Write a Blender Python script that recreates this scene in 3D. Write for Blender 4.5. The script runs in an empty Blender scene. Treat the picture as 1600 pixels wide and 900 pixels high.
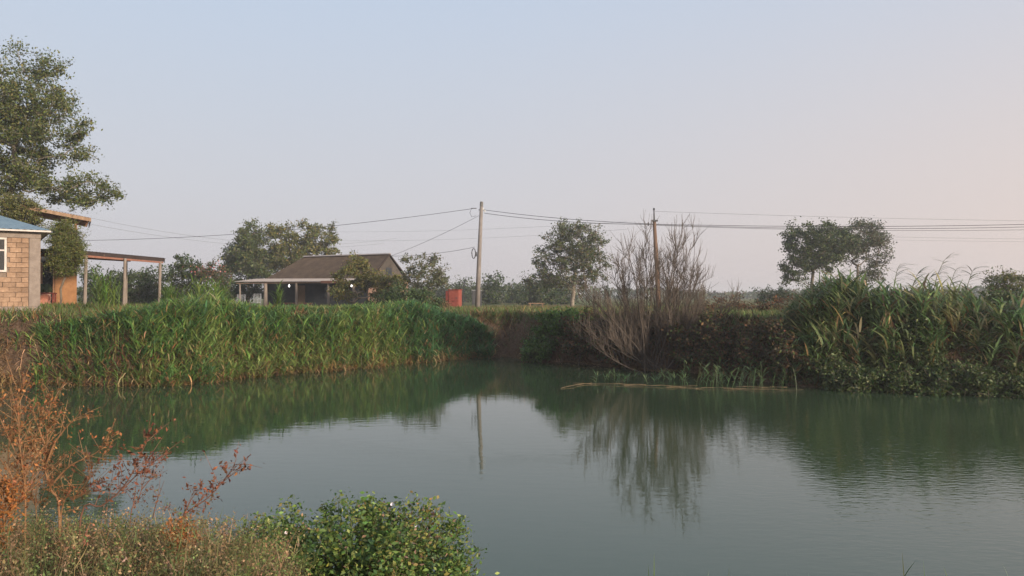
import bpy, math, random
import numpy as np
from mathutils import Vector

SEED = 7
random.seed(SEED)
rng = np.random.default_rng(SEED)
R = math.radians
scene = bpy.context.scene
COL = scene.collection

# ------------------------------------------------------------------ camera
F = 1200.0          # focal length in photograph pixels (1600 wide)
HOR = 462.0         # horizon row in the photograph
CH = 2.9            # eye height above the pond
cam_d = bpy.data.cameras.new('camera')
cam = bpy.data.objects.new('camera', cam_d)
COL.objects.link(cam)
cam.location = (0, 0, CH)
cam.rotation_euler = (R(90) + math.atan((HOR - 450) / F), 0, 0)
cam_d.sensor_width = 36
cam_d.lens = 36 * F / 1600
cam_d.clip_start = 0.05
cam_d.clip_end = 6000
scene.camera = cam

# ------------------------------------------------------------------ sky, sun, exposure
SUN_AZ = R(132)      # clockwise from the view direction (+Y)
SUN_EL = R(15)
SDIR = Vector((math.sin(SUN_AZ) * math.cos(SUN_EL), math.cos(SUN_AZ) * math.cos(SUN_EL), math.sin(SUN_EL)))
world = bpy.data.worlds.new('World')
scene.world = world
world.use_nodes = True
nt = world.node_tree
nt.nodes.clear()
N = nt.nodes.new
L = nt.links.new
out = N('ShaderNodeOutputWorld')
bg = N('ShaderNodeBackground')
sky = N('ShaderNodeTexSky')
sky.sky_type = 'NISHITA'
sky.sun_disc = False
sky.sun_elevation = SUN_EL
sky.sun_rotation = SUN_AZ
sky.air_density = 1.0
sky.dust_density = 4.0
sky.ozone_density = 1.5
tc = N('ShaderNodeTexCoord')
sep = N('ShaderNodeSeparateXYZ')
L(tc.outputs['Generated'], sep.inputs[0])
ramp = N('ShaderNodeValToRGB')
ramp.color_ramp.interpolation = 'B_SPLINE'
e = ramp.color_ramp.elements
e[0].position = 0.0
e[0].color = (0.605, 0.572, 0.60, 1)
e[1].position = 1.0
e[1].color = (0.40, 0.52, 0.72, 1)
for p, c in ((0.10, (0.60, 0.59, 0.63)), (0.22, (0.565, 0.60, 0.67)), (0.36, (0.52, 0.615, 0.755)), (0.6, (0.47, 0.58, 0.75))):
    k = e.new(p)
    k.color = (*c, 1)
L(sep.outputs['Z'], ramp.inputs[0])
# warm evening haze towards the sun
dotn = N('ShaderNodeVectorMath')
dotn.operation = 'DOT_PRODUCT'
dotn.inputs[1].default_value = tuple(SDIR)
L(tc.outputs['Generated'], dotn.inputs[0])
mr = N('ShaderNodeMapRange')
mr.interpolation_type = 'SMOOTHSTEP'
mr.inputs['From Min'].default_value = -0.95
mr.inputs['From Max'].default_value = 0.7
L(dotn.outputs['Value'], mr.inputs['Value'])
mw = N('ShaderNodeMix')
mw.data_type = 'RGBA'
mw.inputs['B'].default_value = (0.92, 0.69, 0.56, 1)
el_ = N('ShaderNodeMapRange')      # the warmth lies low over the horizon
el_.interpolation_type = 'SMOOTHSTEP'
el_.inputs['From Min'].default_value = 0.0
el_.inputs['From Max'].default_value = 0.5
el_.inputs['To Min'].default_value = 0.85
el_.inputs['To Max'].default_value = 0.12
L(sep.outputs['Z'], el_.inputs['Value'])
wf = N('ShaderNodeMath')
wf.operation = 'MULTIPLY'
L(mr.outputs[0], wf.inputs[0])
L(el_.outputs[0], wf.inputs[1])
L(wf.outputs[0], mw.inputs['Factor'])
L(ramp.outputs[0], mw.inputs['A'])
sc_ = N('ShaderNodeVectorMath')
sc_.operation = 'SCALE'
sc_.inputs['Scale'].default_value = 0.10
L(sky.outputs[0], sc_.inputs[0])
mx = N('ShaderNodeMix')
mx.data_type = 'RGBA'
mx.inputs['Factor'].default_value = 0.86
L(sc_.outputs[0], mx.inputs['A'])
L(mw.outputs['Result'], mx.inputs['B'])
L(mx.outputs['Result'], bg.inputs['Color'])
bg.inputs['Strength'].default_value = 0.735
L(bg.outputs[0], out.inputs[0])

sun_d = bpy.data.lights.new('sun', 'SUN')
sun_d.energy = 4.2
sun_d.angle = R(8)
sun_d.color = (1.0, 0.85, 0.67)
sun = bpy.data.objects.new('sun', sun_d)
COL.objects.link(sun)
sun.rotation_euler = (-SDIR).to_track_quat('-Z', 'Y').to_euler()
sun.location = (60, 10, 40)

scene.view_settings.view_transform = 'Standard'
scene.view_settings.look = 'None'
scene.view_settings.exposure = 0.64
scene.view_settings.gamma = 1.0
scene.cycles.max_bounces = 8
scene.cycles.transparent_max_bounces = 8
scene.cycles.volume_bounces = 0


# ------------------------------------------------------------------ helpers
def at(px, py, D):
    """a point of the place: pixel of the photograph plus its real distance"""
    return Vector(((px - 800) / F * D, D, CH - (py - HOR) / F * D))


def rnd(a, b):
    return random.uniform(a, b)


def link(o, parent=None):
    COL.objects.link(o)
    if parent is not None:
        o.parent = parent
    return o


def tag(o, label=None, cat=None, group=None, kind=None):
    if label:
        o['label'] = label
    if cat:
        o['category'] = cat
    if group:
        o['group'] = group
    if kind:
        o['kind'] = kind
    return o


def empty(name, loc, rz=0.0):
    o = bpy.data.objects.new(name, None)
    o.empty_display_size = 0.3
    o.location = loc
    o.rotation_euler = (0, 0, rz)
    return link(o)


def np_mesh(name, V, Fc, mat, C=None, parent=None, smooth=False):
    V = np.asarray(V, dtype=np.float32).reshape(-1, 3)
    Fc = np.asarray(Fc, dtype=np.int32)
    me = bpy.data.meshes.new(name)
    me.vertices.add(len(V))
    me.vertices.foreach_set('co', V.ravel())
    m, k = Fc.shape
    me.loops.add(m * k)
    me.loops.foreach_set('vertex_index', Fc.ravel())
    me.polygons.add(m)
    me.polygons.foreach_set('loop_start', np.arange(0, m * k, k, dtype=np.int32))
    if smooth:
        me.polygons.foreach_set('use_smooth', np.ones(m, dtype=bool))
    me.update(calc_edges=True)
    if C is not None:
        C = np.asarray(C, dtype=np.float32)
        C4 = np.ones((len(V), 4), dtype=np.float32)
        C4[:, :3] = C
        a = me.color_attributes.new('Col', 'FLOAT_COLOR', 'POINT')
        a.data.foreach_set('color', C4.ravel())
    me.materials.append(mat)
    return link(bpy.data.objects.new(name, me), parent)


class MB:
    """collects pieces of ONE part"""

    def __init__(self):
        self.v = []
        self.f = []

    def box(self, x0, x1, y0, y1, z0, z1):
        n = len(self.v)
        self.v += [(x0, y0, z0), (x1, y0, z0), (x1, y1, z0), (x0, y1, z0),
                   (x0, y0, z1), (x1, y0, z1), (x1, y1, z1), (x0, y1, z1)]
        self.f += [tuple(n + i for i in q) for q in
                   ((0, 3, 2, 1), (4, 5, 6, 7), (0, 1, 5, 4), (1, 2, 6, 5), (2, 3, 7, 6), (3, 0, 4, 7))]
        return self

    def prism(self, pts, d):
        """polygon pts (3D) swept by vector d"""
        n = len(self.v)
        k = len(pts)
        d = Vector(d)
        self.v += [tuple(p) for p in pts] + [tuple(Vector(p) + d) for p in pts]
        self.f.append(tuple(n + i for i in range(k))[::-1])
        self.f.append(tuple(n + k + i for i in range(k)))
        for i in range(k):
            j = (i + 1) % k
            self.f.append((n + i, n + j, n + k + j, n + k + i))
        return self

    def tube(self, pts, rad, sides=6, caps=True):
        pts = [Vector(p) for p in pts]
        if not hasattr(rad, '__len__'):
            rad = [rad] * len(pts)
        n0 = len(self.v)
        ref = None
        for i, p in enumerate(pts):
            t = (pts[min(i + 1, len(pts) - 1)] - pts[max(i - 1, 0)])
            if t.length < 1e-7:
                t = Vector((0, 0, 1))
            t.normalize()
            if ref is None:
                ref = Vector((1, 0, 0)) if abs(t.x) < 0.8 else Vector((0, 1, 0))
            u = (ref - t * ref.dot(t))
            if u.length < 1e-5:
                u = t.orthogonal()
            u.normalize()
            ref = u
            w = t.cross(u)
            for s in range(sides):
                a = 2 * math.pi * s / sides
                q = p + (u * math.cos(a) + w * math.sin(a)) * rad[i]
                self.v.append((q.x, q.y, q.z))
        for i in range(len(pts) - 1):
            for s in range(sides):
                s2 = (s + 1) % sides
                a = n0 + i * sides
                self.f.append((a + s, a + s2, a + sides + s2, a + sides + s))
        if caps:
            self.f.append(tuple(n0 + s for s in range(sides))[::-1])
            a = n0 + (len(pts) - 1) * sides
            self.f.append(tuple(a + s for s in range(sides)))
        return self

    def sheet(self, p00, p10, p11, p01, waves, amp, nv=3, per=6):
        """corrugated sheet between four corners, waves along p00->p10"""
        p00, p10, p11, p01 = map(Vector, (p00, p10, p11, p01))
        nrm = (p10 - p00).cross(p01 - p00).normalized()
        nu = waves * per
        n0 = len(self.v)
        for j in range(nv + 1):
            v = j / nv
            for i in range(nu + 1):
                u = i / nu
                p = (p00 * (1 - u) + p10 * u) * (1 - v) + (p01 * (1 - u) + p11 * u) * v
                p = p + nrm * (amp * math.sin(2 * math.pi * i / per))
                self.v.append(tuple(p))
        for j in range(nv):
            for i in range(nu):
                a = n0 + j * (nu + 1) + i
                self.f.append((a, a + 1, a + nu + 2, a + nu + 1))
        return self

    def build(self, name, mat, parent=None, bevel=0, solid=0, smooth=False):
        me = bpy.data.meshes.new(name)
        me.from_pydata(self.v, [], self.f)
        me.update()
        if smooth:
            me.polygons.foreach_set('use_smooth', np.ones(len(me.polygons), dtype=bool))
        me.materials.append(mat)
        o = link(bpy.data.objects.new(name, me), parent)
        if bevel:
            m = o.modifiers.new('bevel', 'BEVEL')
            m.width = bevel
            m.segments = 1
        if solid:
            m = o.modifiers.new('solid', 'SOLIDIFY')
            m.thickness = solid
        return o


# ------------------------------------------------------------------ materials
def mat_base(name):
    m = bpy.data.materials.new(name)
    m.use_nodes = True
    t = m.node_tree
    b = t.nodes['Principled BSDF']
    return m, t, b


def plain(name, c1, c2, scale=6.0, rough=0.8, bump=0.15, stretch=None, metallic=0.0, obj_rand=0.0, spec=0.3, detail=6):
    m, t, b = mat_base(name)
    tcn = t.nodes.new('ShaderNodeTexCoord')
    src = tcn.outputs['Object']
    if stretch:
        mp = t.nodes.new('ShaderNodeMapping')
        mp.inputs['Scale'].default_value = stretch
        t.links.new(src, mp.inputs[0])
        src = mp.outputs[0]
    nz = t.nodes.new('ShaderNodeTexNoise')
    nz.inputs['Scale'].default_value = scale
    nz.inputs['Detail'].default_value = detail
    nz.inputs['Roughness'].default_value = 0.65
    t.links.new(src, nz.inputs['Vector'])
    rp = t.nodes.new('ShaderNodeValToRGB')
    rp.color_ramp.elements[0].position = 0.33
    rp.color_ramp.elements[1].position = 0.68
    rp.color_ramp.elements[0].color = (*c1, 1)
    rp.color_ramp.elements[1].color = (*c2, 1)
    t.links.new(nz.outputs['Fac'], rp.inputs[0])
    col = rp.outputs[0]
    if obj_rand:
        oi = t.nodes.new('ShaderNodeObjectInfo')
        ma = t.nodes.new('ShaderNodeMapRange')
        ma.inputs['To Min'].default_value = 1 - obj_rand
        ma.inputs['To Max'].default_value = 1 + obj_rand
        t.links.new(oi.outputs['Random'], ma.inputs['Value'])
        hs = t.nodes.new('ShaderNodeHueSaturation')
        t.links.new(ma.outputs[0], hs.inputs['Value'])
        t.links.new(col, hs.inputs['Color'])
        col = hs.outputs[0]
        gp = t.nodes.new('ShaderNodeNewGeometry')       # weather stains running over the whole wall
        ns = t.nodes.new('ShaderNodeTexNoise')
        ns.inputs['Scale'].default_value = 1.7
        ns.inputs['Detail'].default_value = 7
        t.links.new(gp.outputs['Position'], ns.inputs['Vector'])
        rs = t.nodes.new('ShaderNodeValToRGB')
        rs.color_ramp.elements[0].position = 0.36
        rs.color_ramp.elements[0].color = (0.76, 0.73, 0.70, 1)
        rs.color_ramp.elements[1].position = 0.62
        rs.color_ramp.elements[1].color = (1.08, 1.06, 1.04, 1)
        t.links.new(ns.outputs['Fac'], rs.inputs[0])
        mxs = t.nodes.new('ShaderNodeMix')
        mxs.data_type = 'RGBA'
        mxs.blend_type = 'MULTIPLY'
        mxs.inputs['Factor'].default_value = 1.0
        t.links.new(col, mxs.inputs['A'])
        t.links.new(rs.outputs[0], mxs.inputs['B'])
        col = mxs.outputs['Result']
    t.links.new(col, b.inputs['Base Color'])
    b.inputs['Roughness'].default_value = rough
    b.inputs['Metallic'].default_value = metallic
    b.inputs['Specular IOR Level'].default_value = spec
    if bump:
        bp = t.nodes.new('ShaderNodeBump')
        bp.inputs['Strength'].default_value = bump
        bp.inputs['Distance'].default_value = 0.03
        t.links.new(nz.outputs['Fac'], bp.inputs['Height'])
        t.links.new(bp.outputs[0], b.inputs['Normal'])
    return m


def foliage(name, trans=0.3, rough=0.5, spec=0.35):
    m, t, b = mat_base(name)
    at_ = t.nodes.new('ShaderNodeAttribute')
    at_.attribute_name = 'Col'
    b.inputs['Roughness'].default_value = rough
    b.inputs['Specular IOR Level'].default_value = spec
    t.links.new(at_.outputs['Color'], b.inputs['Base Color'])
    tr = t.nodes.new('ShaderNodeBsdfTranslucent')
    t.links.new(at_.outputs['Color'], tr.inputs['Color'])
    ms = t.nodes.new('ShaderNodeMixShader')
    ms.inputs[0].default_value = trans
    o = t.nodes['Material Output']
    t.links.new(b.outputs[0], ms.inputs[1])
    t.links.new(tr.outputs[0], ms.inputs[2])
    t.links.new(ms.outputs[0], o.inputs['Surface'])
    return m


def emit(name, col, s):
    m, t, b = mat_base(name)
    b.inputs['Base Color'].default_value = (*col, 1)
    b.inputs['Emission Color'].default_value = (*col, 1)
    b.inputs['Emission Strength'].default_value = s
    return m


M = {}
M['leaf'] = foliage('leaf_green', 0.32)
M['dryleaf'] = foliage('leaf_dry', 0.15, 0.8, 0.1)
M['bark'] = plain('bark', (0.09, 0.07, 0.05), (0.20, 0.165, 0.13), 9, 0.9, 0.5, (1, 1, 0.25))
M['bark_pale'] = plain('bark_pale', (0.13, 0.11, 0.085), (0.26, 0.22, 0.18), 6, 0.9, 0.5, (1, 1, 0.25))
M['deadwood'] = plain('dead_twigs', (0.058, 0.045, 0.036), (0.11, 0.086, 0.069), 5, 0.9, 0.2)
M['stem'] = plain('green_stem', (0.06, 0.075, 0.025), (0.12, 0.12, 0.05), 8, 0.7, 0.1)
M['weedstem'] = plain('weed_stem', (0.17, 0.085, 0.04), (0.26, 0.14, 0.07), 14, 0.8, 0.2)
M['weedstem_red'] = plain('weed_stem_red', (0.11, 0.05, 0.035), (0.18, 0.085, 0.055), 14, 0.8, 0.2)
M['wetstraw'] = plain('wet_straw', (0.10, 0.07, 0.04), (0.18, 0.125, 0.07), 6, 0.85, 0.1)
M['straw'] = plain('straw', (0.30, 0.20, 0.10), (0.44, 0.32, 0.18), 6, 0.85, 0.1)
M['concrete'] = plain('pole_concrete', (0.15, 0.13, 0.12), (0.25, 0.22, 0.205), 5, 0.9, 0.2, (1, 1, 0.4))
M['pole_cap'] = plain('pole_cap', (0.10, 0.095, 0.09), (0.17, 0.16, 0.15), 8, 0.9, 0.2)
M['polewood'] = plain('pole_wood', (0.10, 0.06, 0.04), (0.19, 0.12, 0.085), 10, 0.9, 0.4, (1, 1, 0.1))
M['wire'] = plain('wire_black', (0.025, 0.025, 0.03), (0.045, 0.045, 0.05), 3, 0.6, 0)
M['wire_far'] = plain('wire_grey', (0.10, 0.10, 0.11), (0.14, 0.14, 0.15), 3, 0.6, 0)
M['iron'] = plain('iron', (0.05, 0.05, 0.055), (0.11, 0.11, 0.115), 10, 0.6, 0.1, metallic=0.5)
M['porcelain'] = plain('porcelain', (0.5, 0.5, 0.5), (0.62, 0.62, 0.6), 4, 0.3, 0)
M['block'] = plain('limestone_block', (0.22, 0.14, 0.092), (0.32, 0.215, 0.148), 7, 0.92, 0.35, obj_rand=0.16)
M['mortar'] = plain('mortar', (0.15, 0.11, 0.085), (0.23, 0.175, 0.14), 12, 0.95, 0.4)
M['plaster'] = plain('grey_plaster', (0.17, 0.135, 0.115), (0.25, 0.205, 0.175), 4, 0.95, 0.3)
M['blueroof'] = plain('blue_sheet', (0.12, 0.18, 0.235), (0.17, 0.24, 0.29), 3, 0.45, 0.03, metallic=0.2)
M['whitepaint'] = plain('white_paint', (0.42, 0.37, 0.34), (0.55, 0.50, 0.46), 6, 0.6, 0.05)
M['glass'] = plain('window_glass', (0.02, 0.022, 0.025), (0.03, 0.032, 0.035), 2, 0.06, 0, spec=0.6)
M['adobe'] = plain('orange_adobe', (0.22, 0.105, 0.048), (0.32, 0.165, 0.078), 3.5, 0.95, 0.35)
M['pinkboard'] = plain('pale_board', (0.45, 0.30, 0.23), (0.58, 0.42, 0.33), 5, 0.8, 0.1)
M['oldwood'] = plain('old_wood', (0.17, 0.105, 0.065), (0.30, 0.20, 0.13), 8, 0.9, 0.4, (1, 1, 0.15))
M['orangewood'] = plain('orange_wood', (0.24, 0.12, 0.065), (0.36, 0.20, 0.12), 8, 0.9, 0.3, (0.2, 1, 1))
M['greypost'] = plain('grey_post', (0.15, 0.12, 0.10), (0.26, 0.215, 0.185), 8, 0.9, 0.3, (1, 1, 0.2))
M['felt'] = plain('roof_felt', (0.03, 0.02, 0.018), (0.055, 0.038, 0.033), 5, 0.9, 0.3)
M['redbeam'] = plain('red_beam', (0.20, 0.085, 0.055), (0.30, 0.14, 0.095), 6, 0.85, 0.2, (0.3, 1, 1))
M['asbestos'] = plain('old_asbestos', (0.038, 0.027, 0.02), (0.085, 0.062, 0.046), 1.6, 0.95, 0.2, detail=10)
M['palesheet'] = plain('pale_sheet', (0.22, 0.19, 0.175), (0.33, 0.29, 0.265), 2.2, 0.85, 0.1, detail=8)
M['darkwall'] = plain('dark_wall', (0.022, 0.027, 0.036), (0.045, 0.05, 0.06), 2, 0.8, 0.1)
M['gable'] = plain('gable_boards', (0.055, 0.045, 0.038), (0.10, 0.082, 0.07), 3, 0.9, 0.2)
M['redbrick'] = plain('rough_brick', (0.13, 0.075, 0.055), (0.22, 0.14, 0.105), 7, 0.95, 0.4)
M['redpaint'] = plain('red_paint', (0.22, 0.048, 0.034), (0.30, 0.08, 0.055), 5, 0.6, 0.08)
M['redpaint_dark'] = plain('dark_red_paint', (0.16, 0.03, 0.022), (0.24, 0.05, 0.035), 5, 0.65, 0.08)
M['darkmetal'] = plain('dark_metal', (0.03, 0.032, 0.035), (0.06, 0.06, 0.065), 6, 0.6, 0.1)
M['chairgrey'] = plain('chair_grey', (0.24, 0.25, 0.27), (0.34, 0.35, 0.38), 6, 0.6, 0.05)
M['tarp'] = plain('green_tarp', (0.03, 0.045, 0.025), (0.06, 0.08, 0.04), 5, 0.8, 0.2)
M['basin'] = plain('pink_basin', (0.45, 0.20, 0.14), (0.55, 0.27, 0.19), 5, 0.5, 0.05)
M['bulb'] = emit('lamp_bulb', (1.0, 0.97, 0.92), 6.0)
M['flower'] = plain('petal', (0.72, 0.62, 0.68), (0.82, 0.75, 0.78), 9, 0.6, 0)


# ------------------------------------------------------------------ terrain
PC = (0.0, 18.0)      # pond centre
SH = [(-16.8, 25.2), (-14.6, 25.0), (-11.2, 24.6), (-9.3, 27.8), (-6.2, 30.8), (-2.9, 35.0), (-0.3, 36.6), (1.4, 33.9),
      (5, 30), (6.7, 28.8), (9.1, 24.5), (11.8, 23.4), (15, 22.4), (18, 20), (19, 15), (15, 10.2), (9, 7.8), (3, 7.2),
      (0, 7.2), (-3, 7.0), (-7, 7.8), (-13, 11), (-18.5, 15), (-20, 21)]
_a = np.array([math.atan2(y - PC[1], x - PC[0]) for x, y in SH])
_r = np.array([math.hypot(x - PC[0], y - PC[1]) for x, y in SH])
_o = np.argsort(_a)
_a, _r = _a[_o], _r[_o]
_ta = np.linspace(-math.pi, math.pi, 1441)
_tr = np.interp(_ta, _a, _r, period=2 * math.pi)
_k = np.exp(-0.5 * (np.arange(-15, 16) / 6.0) ** 2)
_k /= _k.sum()
_tr = np.convolve(np.concatenate([_tr[-16:-1], _tr, _tr[1:16]]), _k, 'valid')
_tr = _tr[:len(_ta)] + 0.16 * np.sin(_ta * 37 + 1) + 0.12 * np.sin(_ta * 71 + 2) + 0.08 * np.sin(_ta * 143)


def shore_r(th):
    return np.interp(th, _ta, _tr)


def vnoise(x, y, s):
    return (np.sin(x * s * 1.0 + 1.3 + 1.7 * np.sin(y * s * 0.7)) + np.sin(y * s * 1.13 + 0.4 + 1.5 * np.sin(x * s * 0.83 + 2))
            + 0.6 * np.sin((x + y) * s * 1.9 + 0.9) + 0.6 * np.sin((x - y) * s * 2.3)) / 3.2


def gauss(x, y, cx, cy, s):
    return np.exp(-((x - cx) ** 2 + (y - cy) ** 2) / (2 * s * s))


def smooth(a, b, t):
    t = np.clip((t - a) / (b - a), 0, 1)
    return t * t * (3 - 2 * t)


def ddist(x, y):
    th = np.arctan2(y - PC[1], x - PC[0])
    return np.hypot(x - PC[0], y - PC[1]) - shore_r(th)


def hgt(x, y):
    x = np.asarray(x, dtype=float)
    y = np.asarray(y, dtype=float)
    d = ddist(x, y)
    near = 1 - smooth(8, 17, y)
    top = 1.95 + 0.42 * gauss(x, y, -22, 33, 8) - 0.15 * smooth(45, 90, y) + 0.05 * vnoise(x, y, 0.6)
    top = top * (1 - near) + (1.32 + 0.02 * vnoise(x, y, 1.5)) * near
    w = 2.4 * (1 - near) + 6.2 * near
    w = w + (-0.9 * smooth(0, 4, x) + 1.9 * smooth(6, 10, x)) * (1 - near)
    t = np.clip(d / w, 0, 1)
    z_out = top * (1 - (1 - t) ** 2.2) + 0.05 * vnoise(x, y, 3.1) * smooth(0, 1.0, d)
    z_in = -1.2 * (1 - np.exp(np.minimum(d, 0) / 1.2))
    return np.where(d > 0, z_out, z_in)


def hz(x, y):
    return float(hgt(np.array([x]), np.array([y]))[0])


nth = 480
th = np.linspace(-math.pi, math.pi, nth, endpoint=False)
ss = [('s', v) for v in (0.0, 0.4, 0.75, 0.88, 0.94, 0.975, 1.0)]
dd = [0.1, 0.22, 0.36, 0.52, 0.7, 0.9, 1.15, 1.4, 1.7, 2.0, 2.4, 2.9, 3.5, 4.2, 5, 6, 7, 8.5, 10, 12, 14.5, 17.5, 21, 25, 30, 36, 44, 55, 70, 90, 120,
      170, 240, 340, 480, 700, 1000, 1400]
RR = shore_r(th)
rows = []
for _, s in ss[1:]:
    rows.append(RR * s)
for d_ in dd:
    b_ = smooth(60, 400, np.array([d_]))[0]
    rows.append((RR + d_) * (1 - b_) + (16 + d_) * b_)
V = [(PC[0], PC[1], -1.2)]
XY = []
for r_ in rows:
    XY.append(np.stack([PC[0] + r_ * np.cos(th), PC[1] + r_ * np.sin(th)], 1))
XY = np.concatenate(XY)
Z = hgt(XY[:, 0], XY[:, 1])
V = np.concatenate([np.array([[PC[0], PC[1], -1.2]]), np.column_stack([XY, Z])])
Fq = []
nr = len(rows)
i_ = np.arange(nth)
j_ = (i_ + 1) % nth
for k in range(nr - 1):
    a = 1 + k * nth
    Fq.append(np.stack([a + i_, a + nth + i_, a + nth + j_, a + j_], 1))
Fq = np.concatenate(Fq)

gm, gt, gb = mat_base('ground_soil_grass')
tcn = gt.nodes.new('ShaderNodeTexCoord')
geo = gt.nodes.new('ShaderNodeNewGeometry')
sx = gt.nodes.new('ShaderNodeSeparateXYZ')
gt.links.new(geo.outputs['True Normal'], sx.inputs[0])


def gnoise(scale, detail=6, rough=0.6):
    n = gt.nodes.new('ShaderNodeTexNoise')
    n.inputs['Scale'].default_value = scale
    n.inputs['Detail'].default_value = detail
    n.inputs['Roughness'].default_value = rough
    gt.links.new(tcn.outputs['Object'], n.inputs['Vector'])
    return n


def gramp(src, p0, c0, p1, c1):
    r_ = gt.nodes.new('ShaderNodeValToRGB')
    r_.color_ramp.elements[0].position = p0
    r_.color_ramp.elements[0].color = (*c0, 1)
    r_.color_ramp.elements[1].position = p1
    r_.color_ramp.elements[1].color = (*c1, 1)
    gt.links.new(src, r_.inputs[0])
    return r_


n1, n2, n3 = gnoise(0.09), gnoise(1.4, 8), gnoise(9, 8, 0.7)
grass = gramp(n1.outputs['Fac'], 0.42, (0.075, 0.115, 0.028), 0.6, (0.16, 0.13, 0.055))
soil = gramp(n3.outputs['Fac'], 0.35, (0.05, 0.033, 0.022), 0.66, (0.17, 0.11, 0.07))
slope = gt.nodes.new('ShaderNodeMapRange')
slope.inputs['From Min'].default_value = 0.93
slope.inputs['From Max'].default_value = 0.985
gt.links.new(sx.outputs['Z'], slope.inputs['Value'])
pt = gramp(n2.outputs['Fac'], 0.36, (0, 0, 0), 0.48, (1, 1, 1))
ml = gt.nodes.new('ShaderNodeMath')
ml.operation = 'MULTIPLY'
gt.links.new(slope.outputs[0], ml.inputs[0])
gt.links.new(pt.outputs[0], ml.inputs[1])
mxg = gt.nodes.new('ShaderNodeMix')
mxg.data_type = 'RGBA'
gt.links.new(ml.outputs[0], mxg.inputs['Factor'])
gt.links.new(soil.outputs[0], mxg.inputs['A'])
gt.links.new(grass.outputs[0], mxg.inputs['B'])
gt.links.new(mxg.outputs['Result'], gb.inputs['Base Color'])
gb.inputs['Roughness'].default_value = 0.97
gb.inputs['Specular IOR Level'].default_value = 0.1
bp = gt.nodes.new('ShaderNodeBump')
bp.inputs['Strength'].default_value = 0.9
bp.inputs['Distance'].default_value = 0.08
gt.links.new(n3.outputs['Fac'], bp.inputs['Height'])
gt.links.new(bp.outputs[0], gb.inputs['Normal'])
ground = np_mesh('ground', V, Fq, gm, smooth=True)
tag(ground, 'flat grassy ground with soil banks round the pond', kind='structure')

# ------------------------------------------------------------------ pond water
wm, wt, wb = mat_base('pond_water')
wb.inputs['Base Color'].default_value = (0.034, 0.056, 0.028, 1)
wb.inputs['Roughness'].default_value = 0.02
wb.inputs['IOR'].default_value = 1.5
wb.inputs['Specular IOR Level'].default_value = 0.5
tcw = wt.nodes.new('ShaderNodeTexCoord')


def wnoise(scale, stretch, detail=3, rough=0.5):
    mp = wt.nodes.new('ShaderNodeMapping')
    mp.inputs['Scale'].default_value = stretch
    mp.inputs['Rotation'].default_value = (0, 0, R(18))
    wt.links.new(tcw.outputs['Object'], mp.inputs[0])
    n = wt.nodes.new('ShaderNodeTexNoise')
    n.inputs['Scale'].default_value = scale
    n.inputs['Detail'].default_value = detail
    n.inputs['Roughness'].default_value = rough
    wt.links.new(mp.outputs[0], n.inputs['Vector'])
    return n


wa = wnoise(2.6, (0.8, 1.8, 1), 3)
wb2 = wnoise(7.0, (0.7, 1.5, 1), 2)
wpatch = wnoise(0.16, (1, 1, 1), 2)
# a breeze ruffles the right-hand part of the pond a little more
sxw = wt.nodes.new('ShaderNodeSeparateXYZ')
wt.links.new(tcw.outputs['Object'], sxw.inputs[0])
br = wt.nodes.new('ShaderNodeMapRange')
br.interpolation_type = 'SMOOTHSTEP'
br.inputs['From Min'].default_value = 1.0
br.inputs['From Max'].default_value = 8.0
br.inputs['To Min'].default_value = 0.25
br.inputs['To Max'].default_value = 4.0
wt.links.new(sxw.outputs['X'], br.inputs['Value'])
pm = wt.nodes.new('ShaderNodeMapRange')
pm.inputs['From Min'].default_value = 0.35
pm.inputs['From Max'].default_value = 0.65
pm.inputs['To Min'].default_value = 0.4
wt.links.new(wpatch.outputs['Fac'], pm.inputs['Value'])
mm = wt.nodes.new('ShaderNodeMath')
mm.operation = 'MULTIPLY'
wt.links.new(br.outputs[0], mm.inputs[0])
wt.links.new(pm.outputs[0], mm.inputs[1])
m2 = wt.nodes.new('ShaderNodeMath')
m2.operation = 'MULTIPLY'
wt.links.new(wb2.outputs['Fac'], m2.inputs[0])
wt.links.new(mm.outputs[0], m2.inputs[1])
m3 = wt.nodes.new('ShaderNodeMath')
m3.operation = 'MULTIPLY_ADD'
m3.inputs[1].default_value = 0.9
wt.links.new(wa.outputs['Fac'], m3.inputs[0])
wt.links.new(m2.outputs[0], m3.inputs[2])
bpw = wt.nodes.new('ShaderNodeBump')
bpw.inputs['Strength'].default_value = 1.0
bpw.inputs['Distance'].default_value = 0.0022
wt.links.new(m3.outputs[0], bpw.inputs['Height'])
wt.links.new(bpw.outputs[0], wb.inputs['Normal'])
rw = RR + 1.2
rings = [rw * s for s in (0.25, 0.5, 0.75, 1.0)]
V = [np.array([[PC[0], PC[1], 0.0]])] + [np.column_stack([PC[0] + r_ * np.cos(th), PC[1] + r_ * np.sin(th), 0 * th]) for r_ in rings]
V = np.concatenate(V)
Ft = [np.stack([0 * i_, 1 + i_, 1 + j_, 1 + j_], 1)[:, :3]]
Fw = []
for k in range(len(rings) - 1):
    a = 1 + k * nth
    Fw.append(np.stack([a + i_, a + nth + i_, a + nth + j_, a + j_], 1))
me = bpy.data.meshes.new('pond_water')
me.from_pydata(V.tolist(), [], np.concatenate(Ft).tolist() + np.concatenate(Fw).tolist())
me.materials.append(wm)
pond = link(bpy.data.objects.new('pond_water', me))
tag(pond, 'still green pond water reflecting the sky', kind='structure')


# ------------------------------------------------------------------ vegetation builders
def jit(pal, n, amt=0.22):
    """n colours drawn from a palette with individual variation"""
    pal = np.array(pal)
    c = pal[rng.integers(0, len(pal), n)]
    return np.clip(c * (1 + amt * rng.normal(size=(n, 1))) * (1 + 0.08 * rng.normal(size=(n, 3))), 0.004, 0.8)


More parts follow.
